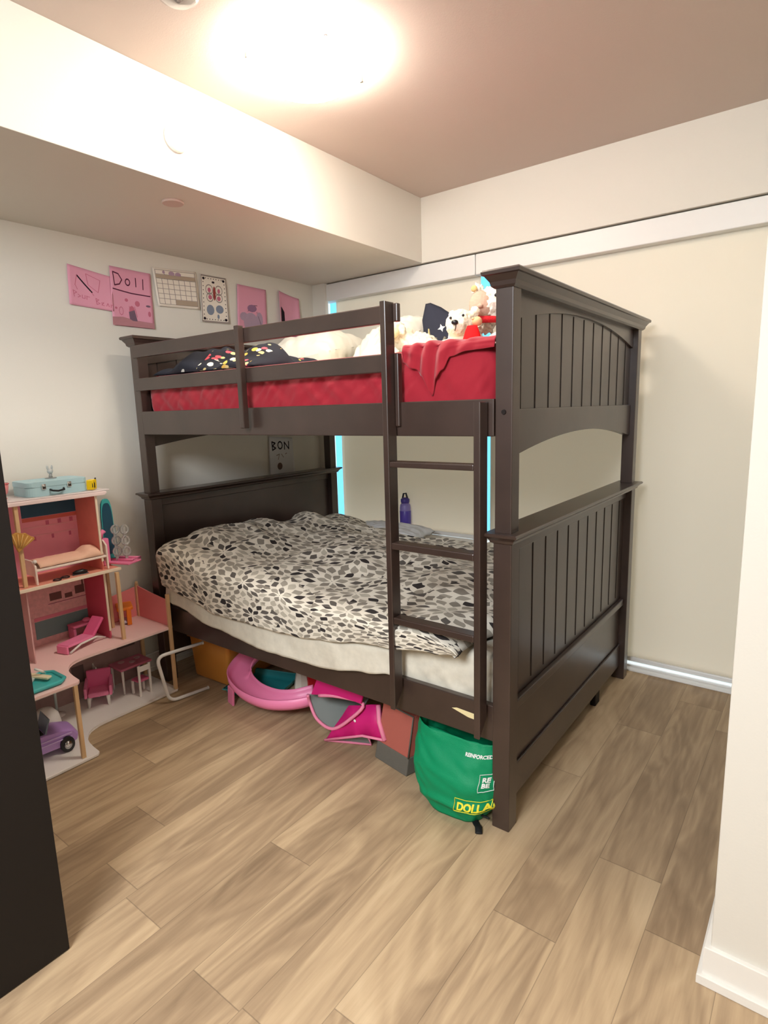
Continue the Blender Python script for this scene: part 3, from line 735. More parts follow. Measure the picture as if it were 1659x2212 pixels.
# purple bottle on the sill
t = thing('water_bottle', 'translucent purple water bottle standing on the window sill behind the ladder', 'bottle', (.725, -.0+.028, .598))
bc = (.733, .028, .598)
b = BM(); lathe(b, [(0, 0), (.034, 0), (.037, .008), (.037, .17), (.034, .19), (.024, .205), (0, .205)], bc, 28); body = link('body', b, mat('lilac plastic', rgb(150, 138, 208), .35, .5), t, True)
b = BM(); lathe(b, [(.0375, .05), (.0385, .052), (.0385, .15), (.0375, .152)], bc, 28); link('label_band', b, mat('violet plastic', rgb(92, 74, 176), .35, .5), t, True)
b = BM(); lathe(b, [(0, .205), (.028, .205), (.030, .212), (.030, .228), (.018, .238), (0, .24)], bc, 24); link('cap', b, mat('deep violet plastic', rgb(84, 72, 160), .4), t, True)
b = BM(); tube(b, [(bc[0]-.02, bc[1], .83), (bc[0]-.012, bc[1], .862), (bc[0]+.008, bc[1], .866), (bc[0]+.018, bc[1], .835)], .006, 8); link('carry_loop', b, mat('charcoal rubber', rgb(60, 60, 70), .6), t, True)

# ------------------------------------------------------------------ drawings taped to the left wall
M_ppink = mat('pink construction paper', rgb(224, 158, 178), .85, .1)
M_pwhite = mat('white paper', rgb(236, 226, 212), .85, .1)
M_grey = mat('grey pencil', rgb(150, 138, 132), .8, .1); M_dark = mat('black marker', rgb(40, 30, 38), .7, .1)
M_rose = mat('rose crayon', rgb(196, 110, 130), .85, .1); M_pale = mat('pale crayon', rgb(176, 150, 168), .85, .1)
def paper(name, q, m, label, cat='drawing', curl=.006, group=None):
    """q: corners (y,z) top-left, top-right, bottom-right, bottom-left. Returns thing and a mapper (s,t)->point in front of the sheet"""
    q = [Vector(a) for a in q]; c = sum(q, Vector((0, 0)))/4
    t = thing(name, label, cat, (.004, c.x, min(a.y for a in q)), group)
    def P(s, v, off=0):
        p = q[0].lerp(q[1], s).lerp(q[3].lerp(q[2], s), v)
        x = .0045+curl*(abs(s-.5)*2)**3*(.4+.6*v)+.0025*nz(s*2, v*2, q[0].x*9)+.002
        return Vector((x+off, p.x, p.y))
    b = BM(); grid(b, 14, 14, lambda s, v: P(s, v)); solidify(b, .0006)
    sheet = link('sheet', b, m, t, True)
    def strokes(nm, lines, m, w=.012):
        b = BM()
        for ln in lines:
            for (a, c_) in zip(ln, ln[1:]):
                d = Vector(c_)-Vector(a); L = d.length or 1e-6; n_ = Vector((-d.y, d.x))/L*w*.5; e = d/L*w*.3
                k = max(1, int(L/.12))
                for i in range(k):
                    p0 = Vector(a)+d*i/k-(e if i == 0 else Vector((0, 0))); p1 = Vector(a)+d*(i+1)/k+(e if i == k-1 else Vector((0, 0)))
                    vs = [b.verts.new(P(p.x, p.y, .0011)) for p in (p0+n_, p1+n_, p1-n_, p0-n_)]; b.faces.new(vs)
        return link(nm, b, m, sheet, recalc=False)
    def shape(nm, polys, m, off=.0013):
        b = BM()
        for pl in polys: b.faces.new([b.verts.new(P(x, y, off)) for x, y in pl])
        return link(nm, b, m, sheet, recalc=False)
    return t, P, strokes, shape
def circ(cx, cy, rx, ry, n=14, a0=0): return [(cx+rx*math.cos(a0+2*PI*i/n), cy+ry*math.sin(a0+2*PI*i/n)) for i in range(n)]
def loop(p): return p+[p[0]]

t, P, st, sh = paper('drawing', [(-1.679, 2.140), (-1.462, 2.112), (-1.470, 1.945), (-1.689, 1.955)], M_ppink, 'pink sheet with a black diagonal pencil drawing and faint handwriting, leftmost on the wall', group='pink drawings on the wall')
st('pencil_drawing', [[(.20, .22), (.52, .58)]], M_dark, .035)
st('outline', [loop([(.40, .12), (.72, .20), (.66, .55), (.44, .40)]), [(.16, .48), (.20, .58)], [(.52, .60), (.56, .66)], [(.2, .2), (.15, .48)]], M_rose, .014)
st('handwriting', [[(.10, .62), (.12, .78)], [(.10, .62), (.18, .66), (.11, .71)], [(.20, .70), (.26, .74), (.20, .78)], [(.30, .70), (.30, .78), (.36, .78), (.36, .70)], [(.40, .70), (.40, .80)], [(.40, .72), (.46, .72)],
   [(.60, .72), (.62, .88), (.69, .84), (.61, .79), (.67, .75), (.60, .72)], [(.72, .82), (.78, .80), (.73, .87), (.79, .88)], [(.84, .88), (.87, .80), (.90, .89)], [(.94, .82), (.94, .90)], [(.94, .84), (.99, .82)]], M_rose, .015)
t, P, st, sh = paper('drawing', [(-1.470, 2.166), (-1.246, 2.161), (-1.250, 1.878), (-1.482, 1.879)], M_ppink, 'pink sheet with the word Doll underlined above a crayon figure', group='pink drawings on the wall')
st('doll_lettering', [[(.07, .09), (.10, .31)], [(.07, .09), (.20, .11), (.28, .20), (.22, .28), (.10, .31)], loop(circ(.42, .225, .055, .055, 10)), [(.62, .13), (.62, .28)], [(.80, .13), (.79, .31)]], M_ink, .022)
st('underline', [[(.05, .375), (.5, .41), (.95, .415)]], M_ink, .020)
sh('figure', [circ(.48, .72, .07, .09), circ(.36, .54, .04, .03), circ(.62, .58, .06, .05), circ(.90, .74, .035, .05), circ(.10, .70, .03, .02)], M_rose)
sh('robe', [[(.40, .74), (.54, .70), (.60, .90), (.42, .90)], circ(.88, .60, .06, .02, 8)], mat('slate crayon', rgb(120, 96, 112), .85, .1), .0016)
sh('ground', [[(.0, .86), (.25, .84), (.55, .88), (1, .90), (1, .995), (0, .995)]], mat('grey rose crayon', rgb(182, 130, 136), .85, .1), .0010)
st('outline', [loop(circ(.22, .74, .05, .07, 8)), [(.42, .64), (.44, .8)], [(.55, .64), (.60, .82)]], M_rose, .012)
t, P, st, sh = paper('calendar_page', [(-1.232, 2.198), (-.957, 2.216), (-.951, 2.012), (-1.216, 2.002)], M_pwhite, 'white calendar page with a grid of day boxes taped beside the Doll drawing', 'calendar')
st('calendar_grid', [[(.05, a), (.96, a)] for a in (.05, .16, .27, .40, .53, .66, .79, .93)]+[[(.05+.13*i, .27), (.05+.13*i, .93)] for i in range(8)]+[[(a, .05), (a, .27)] for a in (.05, .25, .96)], M_grey, .012)
sh('header_bar', [[(.05, .17), (.96, .17), (.96, .26), (.05, .26)], [(.44, .80), (.955, .80), (.955, .925), (.44, .925)]], mat('taupe print', rgb(178, 160, 140), .85, .1), .0010)
sh('month_stamp', [circ(.42, .12, .07, .06), circ(.57, .13, .07, .06), circ(.24, .10, .03, .04)], M_pale, .0016)
t, P, st, sh = paper('colouring_page', [(-.929, 2.212), (-.747, 2.214), (-.743, 1.952), (-.945, 1.946)], M_pwhite, 'white colouring page with a red and blue butterfly inside a dotted border', group=None)
st('border', [loop([(.03, .02), (.97, .02), (.97, .98), (.03, .98)])], M_grey, .03)
dots = [circ(.10+.1*i, .07, .018, .012, 6) for i in range(9)]+[circ(.10+.1*i, .93, .018, .012, 6) for i in range(9)]+[circ(x, .07+.085*i, .018, .012, 6) for x in (.10, .90) for i in range(11)]
sh('border_dots', dots+[circ(.12, .08, .05, .03, 8), circ(.88, .08, .05, .03, 8), circ(.12, .92, .05, .03, 8), circ(.88, .92, .05, .03, 8), circ(.48, .14, .06, .025, 6)], M_dark)
st('wing_outline', [loop(circ(.32, .30, .13, .10)), loop(circ(.68, .30, .13, .10)), loop(circ(.34, .46, .12, .09)), loop(circ(.68, .46, .12, .09))], M_grey, .022)
sh('wings', [circ(.32, .31, .06, .05), circ(.68, .31, .05, .05), circ(.35, .46, .07, .05), circ(.67, .47, .07, .05)], M_rose)
sh('butterfly_body', [circ(.51, .37, .05, .15)], mat('brick crayon', rgb(150, 66, 62), .8, .1), .0016)
sh('leaves', [circ(.34, .73, .14, .11), circ(.68, .70, .14, .09), circ(.62, .86, .04, .05)], mat('dusty blue crayon', rgb(132, 140, 156), .85, .1))
t, P, st, sh = paper('drawing', [(-.666, 2.194), (-.437, 2.190), (-.448, 1.88), (-.69, 1.86)], M_ppink, 'pink sheet with a purple winged turtle drawing, above the guard rail', group='pink drawings on the wall')
sh('creature', [circ(.45, .66, .24, .18), circ(.74, .62, .12, .16), circ(.22, .56, .14, .08, 10, .5)], M_pale)
sh('creature_head', [circ(.50, .40, .16, .07, 10, .3)], mat('plum crayon', rgb(150, 112, 140), .85, .1), .0016)
st('creature_outline', [[(.36, .46), (.50, .34), (.68, .34)], [(.30, .80), (.32, .9)], [(.52, .82), (.52, .93)], [(.72, .80), (.80, .88)], [(.66, .46), (.84, .78)]], M_dark, .010)
t, P, st, sh = paper('drawing', [(-.334, 2.200), (-.155, 2.170), (-.160, 1.90), (-.345, 1.91)], M_ppink, 'pink sheet with a black pointed shape, nearest the window corner', curl=.03, group='pink drawings on the wall')
sh('pointed_shape', [[(.12, .32), (.30, .42), (.32, .75), (.20, .80), (.10, .74)]], M_dark)
st('outline', [[(.20, .80), (.20, .88)], [(.10, .35), (.08, .75)]], M_dark, .02)
t, P, st, sh = paper('drawing', [(-.487, 1.262), (-.275, 1.245), (-.268, .985), (-.500, .985)], mat('grey white paper', rgb(214, 212, 212), .85, .1), 'white sheet with the letters BON and a brown doodle above the lower headboard')
st('bon_lettering', [[(.12, .12), (.14, .32)], [(.12, .12), (.26, .15), (.14, .22), (.28, .27), (.14, .32)], loop(circ(.46, .20, .09, .09, 10)), [(.64, .30), (.64, .12), (.82, .29), (.82, .10)]], M_dark, .035)
st('doodle', [[(.30, .45), (.42, .42), (.36, .55)], [(.5, .42), (.58, .50)], [(.66, .42), (.72, .40)]], M_grey, .025)
sh('brown_doodle', [circ(.42, .72, .10, .09)], mat('brown crayon', rgb(110, 84, 74), .85, .1))

# ------------------------------------------------------------------ wardrobe at the left edge
wd = thing('wardrobe', 'plain black brown wardrobe filling the left edge of the photo', 'wardrobe', (1.13, -3.15, 0))
b = BM(); box(b, .84, 1.412, -3.72, -2.575, 0, 1.62, .002); link('carcass', b, M_black, wd)
for y0, y1 in ((-3.147, -2.577), (-3.718, -3.150)):
    b = BM(); box(b, 1.413, 1.430, y0, y1, 0.003, 1.616, .0015); d_ = link('door', b, M_black, wd)
    hy = y0+.04 if y0 > -3.2 else y1-.04
    b = BM(); tube(b, [(1.4305, hy, 1.0), (1.452, hy, 1.0), (1.452, hy, 1.14), (1.4305, hy, 1.14)], .005, 8); link('handle', b, M_chrome, d_, True)

# ------------------------------------------------------------------ dollhouse
dh = thing('dollhouse', 'three storey pink wooden dollhouse with open rooms standing against the left wall', 'dollhouse', (.25, -1.95, 0))
def outline(fx, cx, ys, yc, ye, r=.03):
    """L-shaped board with a curved inner corner: back at x=.03, front fx from ys to the curve, then cx out to ye"""
    pts = [(.03, ys), (fx-.01, ys), (fx, ys-.01)]
    n = 10; y0c = yc+.17
    for i in range(n+1):
        k = i/n; pts.append((fx+(cx-fx)*(k**2.6)*.94, y0c-(y0c-yc)*(1-(1-k)**1.9)))
    pts += [(cx, yc-.012), (cx, ye), (.03, ye)]
    return pts
o0 = outline(.355, .592, -1.515, -2.055, -2.56); o2 = outline(.345, .580, -1.510, -2.095, -2.56)
b = BM(); prism(b, o0, 'z', .002, .014, .002); link('base_board', b, M_whitep, dh)
b = BM(); prism(b, o2, 'z', .341, .353, .002); link('floor_board', b, M_pinkpale, dh)
b = BM(); prism(b, o2, 'z', .3395, .3412); link('board_underside', b, mat('white melamine', rgb(226, 214, 208), .5), dh)
b = BM(); box(b, .03, .275, -2.50, -1.715, .690, .701, .002); link('floor_board', b, mat('orange parquet board', rgb(238, 160, 136), .5, var=.08, vscale=20, stretch=(3, 20, 3)), dh)
b = BM(); box(b, .262, .2765, -2.50, -1.715, .689, .702, .001); link('board_edge', b, mat('cream edge band', rgb(250, 232, 208), .5), dh)
b = BM(); prism(b, [(-2.56, 1.058), (-1.745, 1.058), (-1.735, 1.066), (-1.735, 1.074), (-2.56, 1.074)], 'x', .03, .255, .002); link('roof_board', b, mat('blush white board', rgb(248, 226, 224), .45), dh)
b = BM(); box(b, .03, .235, -2.5, -1.71, 1.0745, 1.081, .002); link('roof_board', b, mat('grey white board', rgb(222, 212, 210), .45), dh)
for (x, y, z0, z1) in ((.572, -2.118, .014, .341), (.346, -1.530, .014, .527), (.300, -1.752, .353, .690), (.235, -2.125, .701, 1.058), (.05, -1.523, .014, .53), (.10, -1.70, .353, .69)):
    b = BM(); box(b, x-.008, x+.008, y-.008, y+.008, z0, z1, .0015); link('post', b, M_birch, dh)
# back walls and side walls, each with its printed wallpaper
def wallp(nm, y0, y1, z0, z1, m, x=.03): b = BM(); box(b, x, x+.004, y0, y1, z0, z1); return link(nm, b, m, dh)
wallp('back_wall', -2.50, -1.715, .353, .690, mat('mauve brick wallpaper', rgb(226, 176, 176), .7, .2, var=.10, vscale=60))
w2 = wallp('back_wall', -2.50, -1.715, .701, 1.058, mat('rose pink wallpaper', rgb(250, 164, 184), .6, .2, var=.04, vscale=10))
wallp('back_wall', -2.56, -1.515, .014, .341, mat('taupe wallpaper', rgb(170, 140, 136), .7, .2, var=.12, vscale=14))
b = BM(); box(b, .0342, .0352, -2.03, -1.73, .97, 1.058); link('blue_border', b, mat('petrol blue print', rgb(44, 84, 110), .6), w2)
b = BM(); box(b, .0342, .0352, -2.03, -1.73, .950, .968); link('coral_border', b, mat('coral print', rgb(222, 110, 100), .6), w2)
def stamp(nm, rects, m, parent):
    for (y0, y1, z0, z1) in rects: b = BM(); box(b, .0342, .0356, y0, y1, z0, z1); link(nm, b, m, parent)
stamp('shelf_print', [(-2.03, -1.74, .918, .924), (-2.0, -1.74, .878, .884)], mat('pale rose print', rgb(250, 172, 186), .6), w2)
stamp('ornament_print', [(-1.93+.055*i, -1.915+.055*i, .925, .945) for i in range(4)]+[(-1.99+.08*i, -1.98+.08*i, .858, .878) for i in range(4)], mat('deep rose print', rgb(212, 104, 136), .6), w2)
stamp('counter_print', [(-2.035, -1.72, .385, .470)], mat('grey teal print', rgb(112, 138, 140), .6), dh)
stamp('counter_stripe', [(-2.035, -1.72, .474, .490)], mat('pink band print', rgb(222, 130, 150), .6), dh)
stamp('picture_print', [(-1.955, -1.90, .555, .592), (-1.885, -1.85, .552, .575), (-1.835, -1.79, .560, .600), (-1.80, -1.792, .60, .625), (-1.76, -1.745, .56, .62)], mat('umber print', rgb(110, 74, 70), .7), dh)
stamp('picture_frame_print', [(-1.965, -1.765, .540, .5425), (-1.93, -1.87, .645, .675), (-1.85, -1.80, .650, .680)], mat('plum print', rgb(150, 76, 104), .7), dh)
stamp('lower_print', [(-1.98, -1.95, .17, .25), (-1.90, -1.84, .10, .19), (-1.70, -1.62, .27, .30), (-1.66, -1.56, .20, .21)], mat('dark taupe print', rgb(106, 84, 82), .7), dh)
for (x0, x1, z0, z1, m, nm) in ((.034, .235, .701, 1.058, mat('coral side wall', rgb(238, 142, 132), .6, var=.06, vscale=14), 'side_wall'), (.034, .235, .353, .690, mat('deep pink side wall', rgb(216, 92, 118), .6), 'side_wall')):
    b = BM(); prism(b, [(x0, z0), (x1, z0), (x1+.008, z0+.02), (x1, z0+.06), (x1, z1), (x0, z1)], 'y', -1.786, -1.780, .001); link(nm, b, m, dh)
    b = BM(); box(b, x1, x1+.006, -1.787, -1.777, z0+.04, z1, .001); link('wall_edge', b, mat('cream edge band', rgb(250, 232, 208), .5), dh)
b = BM(); box(b, .034, .24, -2.13, -2.125, .353, .69); link('side_wall', b, mat('pale mauve side wall', rgb(226, 178, 176), .6), dh)
# low terrace walls on the middle level
M_lowwall = mat('salmon terrace board', rgb(244, 146, 148), .55)
b = BM(); prism(b, [(.05, .353), (.338, .353), (.338, .492), (.20, .505), (.05, .525)], 'y', -1.526, -1.521, .001); link('terrace_wall', b, M_lowwall, dh)
b = BM(); prism(b, [(-1.70, .353), (-1.53, .353), (-1.53, .515), (-1.70, .49)], 'x', .034, .039, .001); link('terrace_wall', b, M_lowwall, dh)
b = BM(); ball(b, (.05, -1.523, .538), (.009, .009, .010), 2); link('post_knob', b, M_birch, dh, True)
# trampoline-like teal tray
tt = thing('toy_tray', 'round-cornered teal toy tray with cream pieces on the front of the dollhouse middle floor', 'toy', (.48, -2.24, .353))
b = BM()
rr_ = [(-.075, -.10), (.055, -.10), (.075, -.08), (.075, .075), (.05, .10), (-.05, .10), (-.08, .07)]
prism(b, [(.475+x, -2.235+y) for x, y in rr_], 'z', .354, .364, .004); link('tray_base', b, M_teal, tt)
b = BM(); n = len(rr_); tube(b, [(.475+x, -2.235+y, .366) for x, y in rr_], .008, 8, closed=True); link('tray_rim', b, M_teal, tt, True)
b = BM(); obox(b, (.45, -2.20, .378), (.05, .02, 0), (-.006, .012, 0), (0, 0, .005), .003); link('cream_piece', b, mat('cream toy plastic', rgb(244, 232, 196), .4), tt)
b = BM(); obox(b, (.47, -2.245, .376), (.045, -.03, .004), (.006, .010, 0), (0, 0, .004), .003); link('grey_piece', b, mat('pale grey plastic', rgb(196, 206, 204), .4), tt)
b = BM(); tube(b, [(.43, -2.17, .375), (.455, -2.19, .398), (.44, -2.21, .412)], .005, 8); link('hook_piece', b, M_whitep, tt, True)

# toys in and around the dollhouse
def toy(name, label, cat, loc, group=None, rz=0): return thing(name, label, cat, loc, group, rz, world=False)
sc_ = toy('toy_suitcase', 'pale blue toy suitcase with metal clasps lying on the dollhouse roof', 'toy suitcase', (.122, -1.925, 1.0815))
b = BM(); pts = []
W_, D_ = .132, .085
for cx_, cy_, a0 in ((D_-.03, W_-.03, 0), (-D_+.03, W_-.03, PI/2), (-D_+.03, -W_+.03, PI), (D_-.03, -W_+.03, 3*PI/2)):
    for i in range(6): a = a0+i*PI/10; pts.append((cx_+.03*math.cos(a), cy_+.03*math.sin(a)))
prism(b, pts, 'z', 0, .040, .003); body = link('case_body', b, mat('powder blue board', rgb(176, 210, 218), .5, .35), sc_)
b = BM(); prism(b, [(x*1.01, y*1.01) for x, y in pts], 'z', .041, .064, .003); link('case_lid', b, mat('powder blue board', rgb(176, 210, 218), .5, .35), sc_)
for y in (-.065, .045):
    b = BM(); box(b, D_, D_+.006, y-.009, y+.009, .030, .054, .002); lathe(b, [(.006, D_+.006), (.006, D_+.009), (0, D_+.010)], (0, y, .048), 10, 'x'); link('clasp', b, M_chrome, sc_)
b = BM(); tube(b, [(D_, -.038, .026), (D_+.014, -.034, .022), (D_+.016, -.01, .018), (D_+.014, .016, .022), (D_, .020, .026)], .0045, 8); link('handle', b, mat('black leatherette', rgb(24, 24, 28), .5), sc_, True)
fg = toy('toy_figure', 'small grey toy figure with ears standing on top of the blue suitcase', 'toy figure', (.09, -1.905, 1.146))
b = BM(); lathe(b, [(0, 0), (.024, 0), (.024, .003), (0, .004)], (0, 0, 0), 20); link('base', b, mat('pewter toy plastic', rgb(150, 152, 150), .45), fg, True)
b = BM(); tube(b, [(0, 0, .003), (0, 0, .014), (0, .002, .022)], [.009, .007, .006], 10); link('body', b, mat('pewter toy plastic', rgb(150, 152, 150), .45), fg, True)
b = BM(); ball(b, (0, 0, .033), .013, 2); link('head', b, mat('light pewter plastic', rgb(186, 188, 186), .45), fg, True)
for s_ in (-1, 1): b = BM(); ball(b, (0, s_*.010, .050), (.004, .005, .011), 2); link('ear', b, mat('light pewter plastic', rgb(186, 188, 186), .45), fg, True)
cu = toy('toy_cup', 'translucent pink toy cup at the left end of the dollhouse roof', 'toy cup', (.13, -2.125, 1.0815))
b = BM(); lathe(b, [(0, 0), (.014, 0), (.015, .004), (.006, .008), (.008, .014), (.020, .026), (.024, .05), (.025, .066), (.022, .066), (.020, .04), (0, .02)], (0, 0, 0), 20); link('cup', b, mat('translucent pink plastic', rgb(236, 150, 150), .3, .5), cu, True)
b = BM(); lathe(b, [(.024, .062), (.028, .064), (.028, .068), (.024, .068)], (0, 0, 0), 20); link('rim', b, mat('coral pink plastic', rgb(222, 118, 118), .4), cu, True)
yt = toy('toy_bee', 'small yellow and black toy beside the blue suitcase on the dollhouse roof', 'toy', (.195, -1.775, 1.0815))
b = BM(); obox(b, (.006, 0, .026), (.010, .012, 0), (-.010, .014, 0), (.002, 0, .024), .005); link('body', b, mat('yellow toy plastic', rgb(244, 206, 20), .4), yt)
b = BM(); box(b, .004, .024, -.006, -.002, .014, .044, .001); box(b, .004, .024, .004, .008, .012, .036, .001); link('stripe', b, M_nose, yt)
b = BM(); tube(b, [(.006, .018, .045), (.004, .022, .056)], [.005, .003], 8); link('ear', b, M_nose, yt, True)
bk = toy('toy_basket', 'small dark brown toy tub between the blue suitcase and the yellow toy', 'toy', (.165, -1.813, 1.0815))
b = BM(); lathe(b, [(0, 0), (.010, 0), (.014, .03), (.015, .04), (.012, .04), (.010, .01), (0, .008)], (0, 0, 0), 16); link('tub', b, mat('dark brown plastic', rgb(48, 34, 28), .5), bk, True)
b = BM(); lathe(b, [(.014, .036), (.017, .037), (.017, .042), (.013, .042)], (0, 0, 0), 16); link('rim', b, mat('brown plastic', rgb(84, 60, 44), .5), bk, True)
# gold fan shape hanging at the left of the upper room
gf = toy('gold_shell', 'gold fan shaped toy shell at the left post of the dollhouse upper room', 'toy', (.262, -2.115, .865))
gf.scale = (1, 1, 1)
b = BM()
fanp = [(0, 0)]+[(.082*math.sin(a)*(1+.05*math.cos(a*14)), .082*math.cos(a)*(1+.05*math.cos(a*14))) for a in [(-.35+1.35*i/24) for i in range(25)]]
prism(b, [(y-.03, z) for y, z in fanp], 'x', -.006, .006, .003); link('fan', b, mat('gold toy plastic', rgb(206, 150, 72), .35, .5), gf)
for i in range(5):
    a = -.2+i*.26; b = BM(); tube(b, [(.0065, -.03+.02*math.sin(a), .02*math.cos(a)), (.0075, -.03+.078*math.sin(a), .078*math.cos(a))], .0025, 6); link('rib', b, mat('pale gold plastic', rgb(228, 182, 110), .35), gf, True)
# doll bed
db = toy('doll_bed', 'pale pink and white doll bed with a quilt in the dollhouse upper room', 'doll bed', (.175, -1.912, .7015))
db.scale = (1.08, 1.10, 1.1)
M_blush = mat('blush quilt', rgb(250, 204, 178), .8, .15, bump=.3, bscale=60)
b = BM(); box(b, -.065, .065, -.15, .135, .052, .062, .003); link('bed_frame', b, mat('blush white plastic', rgb(250, 232, 220), .4), db)
b = BM(); grid(b, 20, 30, lambda u, v: (-.06+.12*u, -.135+.26*v, .064+.022*(math.sin(PI*u)**.4)*(1 if v < .7 else 1+1.1*math.sin((v-.7)/.3*PI)*.8)*(1 if 0 < u < 1 else 0)+.003*nz(u*5, v*9))); solidify(b, -.004); link('quilt', b, M_blush, db, True)
for y, h in ((-.152, .095), (.138, .125)):
    b = BM(); prism(b, [(-.066, 0), (-.055, 0), (-.050, .035), (.050, .035), (.055, 0), (.066, 0), (.066, h-.02), (.04, h), (-.04, h), (-.066, h-.02)], 'y', y-.004, y+.004, .002); link('bed_end', b, mat('blush white plastic', rgb(250, 232, 220), .4), db)
for x in (-.062, .062):
    b = BM(); ball(b, (x, -.152, .095), .008, 2); link('finial', b, M_whitep, db, True)
for i, (x, y, a, cl) in enumerate(((.235, -1.975, .3, 'pair of black doll sunglasses lying under the doll bed'), (.225, -1.885, -.2, 'black doll shoe under the middle of the doll bed'))):
    if i == 0:
        s_ = toy('doll_sunglasses', cl, 'doll sunglasses', (x, y, .7015), rz=PI/2+a)
        for sx_ in (-.022, .022):
            b = BM(); lathe(b, [(.013, .002), (.018, .002), (.018, .006), (.013, .006), (.013, .002)], (sx_, 0, 0), 20); link('lens_rim', b, M_nose, s_, True)
        b = BM(); tube(b, [(-.006, 0, .004), (0, .003, .006), (.006, 0, .004)], .0025, 6); link('bridge', b, M_nose, s_, True)
    else:
        s_ = toy('doll_shoe', cl, 'doll shoe', (x, y, .7015), rz=PI/2+a)
        b = BM(); tube(b, [(-.032, 0, .009), (-.015, 0, .012), (.01, 0, .013), (.03, 0, .010)], [.006, .012, .013, .007], 10, flat=.8); link('upper', b, M_nose, s_, True)
        b = BM(); box(b, -.034, .034, -.011, .011, 0, .003, .001); link('sole', b, mat('grey rubber', rgb(96, 92, 96), .6), s_)
# clear stand with pink tray outside the right wall of the upper room
cs = toy('clear_toy_rack', 'clear plastic toy jewellery rack with a pink tray sticking out from the dollhouse upper floor', 'toy rack', (.205, -1.712, .702))
cs.scale = (1.2, 1.2, 1.3)
b = BM(); obox(b, (.018, .035, .010), (.052, .018, 0), (-.014, .036, 0), (0, 0, .004), .003); link('tray', b, M_pink, cs)
b = BM(); tube(b, [(-.035, .010, .016), (.065, .045, .020), (.055, .085, .020), (-.04, .05, .016)], .005, 8, closed=True); link('tray_rim', b, M_pink, cs, True)
M_acr = mat('clear acrylic', (.94, .94, .94), .08, .5, trans=.75)
b = BM()
for i in range(3):
    for j in range(2):
        lathe(b, [(.012, -.003), (.019, -.003), (.019, .003), (.012, .003), (.012, -.003)], (.0+.036*j, .02+.02*j, .050+.042*i), 16, 'x', sx=1, sy=1)
box(b, -.004, .0, .012, .024, .014, .15, .001); box(b, .034, .038, .032, .044, .014, .145, .001)
link('ring_panel', b, M_acr, cs, True)
mi = toy('toy_mirror', 'tall petrol blue oval toy mirror with a teal rim beside the doll bed', 'toy mirror', (.12, -1.682, .702))
def oval(s): return [(s*.030*math.copysign(abs(math.cos(2*PI*i/28))**.6, math.cos(2*PI*i/28)), .17+s*.15*math.copysign(abs(math.sin(2*PI*i/28))**.7, math.sin(2*PI*i/28))) for i in range(28)]
b = BM(); prism(b, [(y, z) for y, z in oval(1)], 'x', 0, .010, .002); link('rim', b, M_teal, mi)
b = BM(); prism(b, [(y, z) for y, z in oval(.86)], 'x', .0105, .0125, .001); link('mirror_face', b, mat('petrol mirror', rgb(40, 88, 112), .25, .6), mi)
b = BM(); box(b, -.01, .02, -.025, .025, 0, .022, .004); link('foot', b, M_teal, mi)
pc = toy('toy_hairdryer', 'pink toy appliance standing between the dollhouse side wall and the blue mirror', 'toy', (.175, -1.733, .702))
b = BM(); box(b, -.014, .014, -.018, .018, 0, .135, .006); link('body', b, M_pink, pc)
b = BM(); tube(b, [(0, -.014, .137), (0, -.010, .16), (0, .004, .172)], [.008, .010, .012], 10); link('nozzle', b, M_pink, pc, True)
# lounge chair, bench and orange chair on the middle floor
lc = toy('doll_lounger', 'bright pink doll lounge chair on a white frame on the dollhouse middle floor', 'doll furniture', (.205, -1.905, .3535), rz=.28)
b = BM(); obox(b, (0, -.035, .036), (.036, 0, 0), (0, .070, 0), (0, 0, .006), .004); link('seat', b, M_pink, lc)
b = BM(); obox(b, (0, .070, .070), (.034, 0, 0), (0, .034, .036), (0, -.005, .005), .004); link('backrest', b, mat('deep pink plastic', rgb(240, 106, 156), .4), lc)
b = BM(); box(b, -.034, .034, -.112, -.103, 0, .038, .004); link('foot_panel', b, M_pink, lc)
for x in (-.036, .036):
    b = BM(); tube(b, [(x, -.10, .006), (x, -.04, .026), (x, .05, .028), (x, .10, .006)], .005, 8); link('side_frame', b, M_whitep, lc, True)
bn = toy('doll_bench', 'dark pink doll side table behind the pink lounge chair', 'doll furniture', (.085, -1.845, .3535))
b = BM(); box(b, -.035, .035, -.055, .055, .058, .070, .004); link('top', b, mat('dark pink plastic', rgb(228, 120, 158), .4), bn)
for y in (-.048, .048):
    b = BM(); box(b, -.03, .03, y-.006, y+.006, 0, .058, .002); link('leg_panel', b, mat('dark pink plastic', rgb(228, 120, 158), .4), bn)
b = BM(); lathe(b, [(0, .0705), (.018, .0705), (.02, .078), (.012, .086), (0, .087)], (0, .025, 0), 18); link('cushion', b, M_pink, bn, True)
oc = toy('doll_chair', 'small orange doll chair on the dollhouse terrace', 'doll furniture', (.10, -1.63, .3535), rz=-.4)
oc.scale = (1.6, 1.6, 1.05)
M_or = mat('orange toy plastic', rgb(244, 132, 30), .4)
b = BM(); obox(b, (0, 0, .088), (.026, 0, -.004), (0, .024, 0), (0, 0, .008), .003); link('top_panel', b, M_or, oc)
for sx_ in (-.022, .022):
    b = BM(); obox(b, (sx_, -.010 if sx_ < 0 else .010, .042), (.005, 0, 0), (0, .007, 0), (.002 if sx_ > 0 else -.002, 0, .042), .002); link('leg', b, M_or, oc)
b = BM(); box(b, -.02, .02, -.018, .014, .008, .022, .004); link('seat', b, mat('pale lilac plastic', rgb(206, 196, 214), .4), oc)
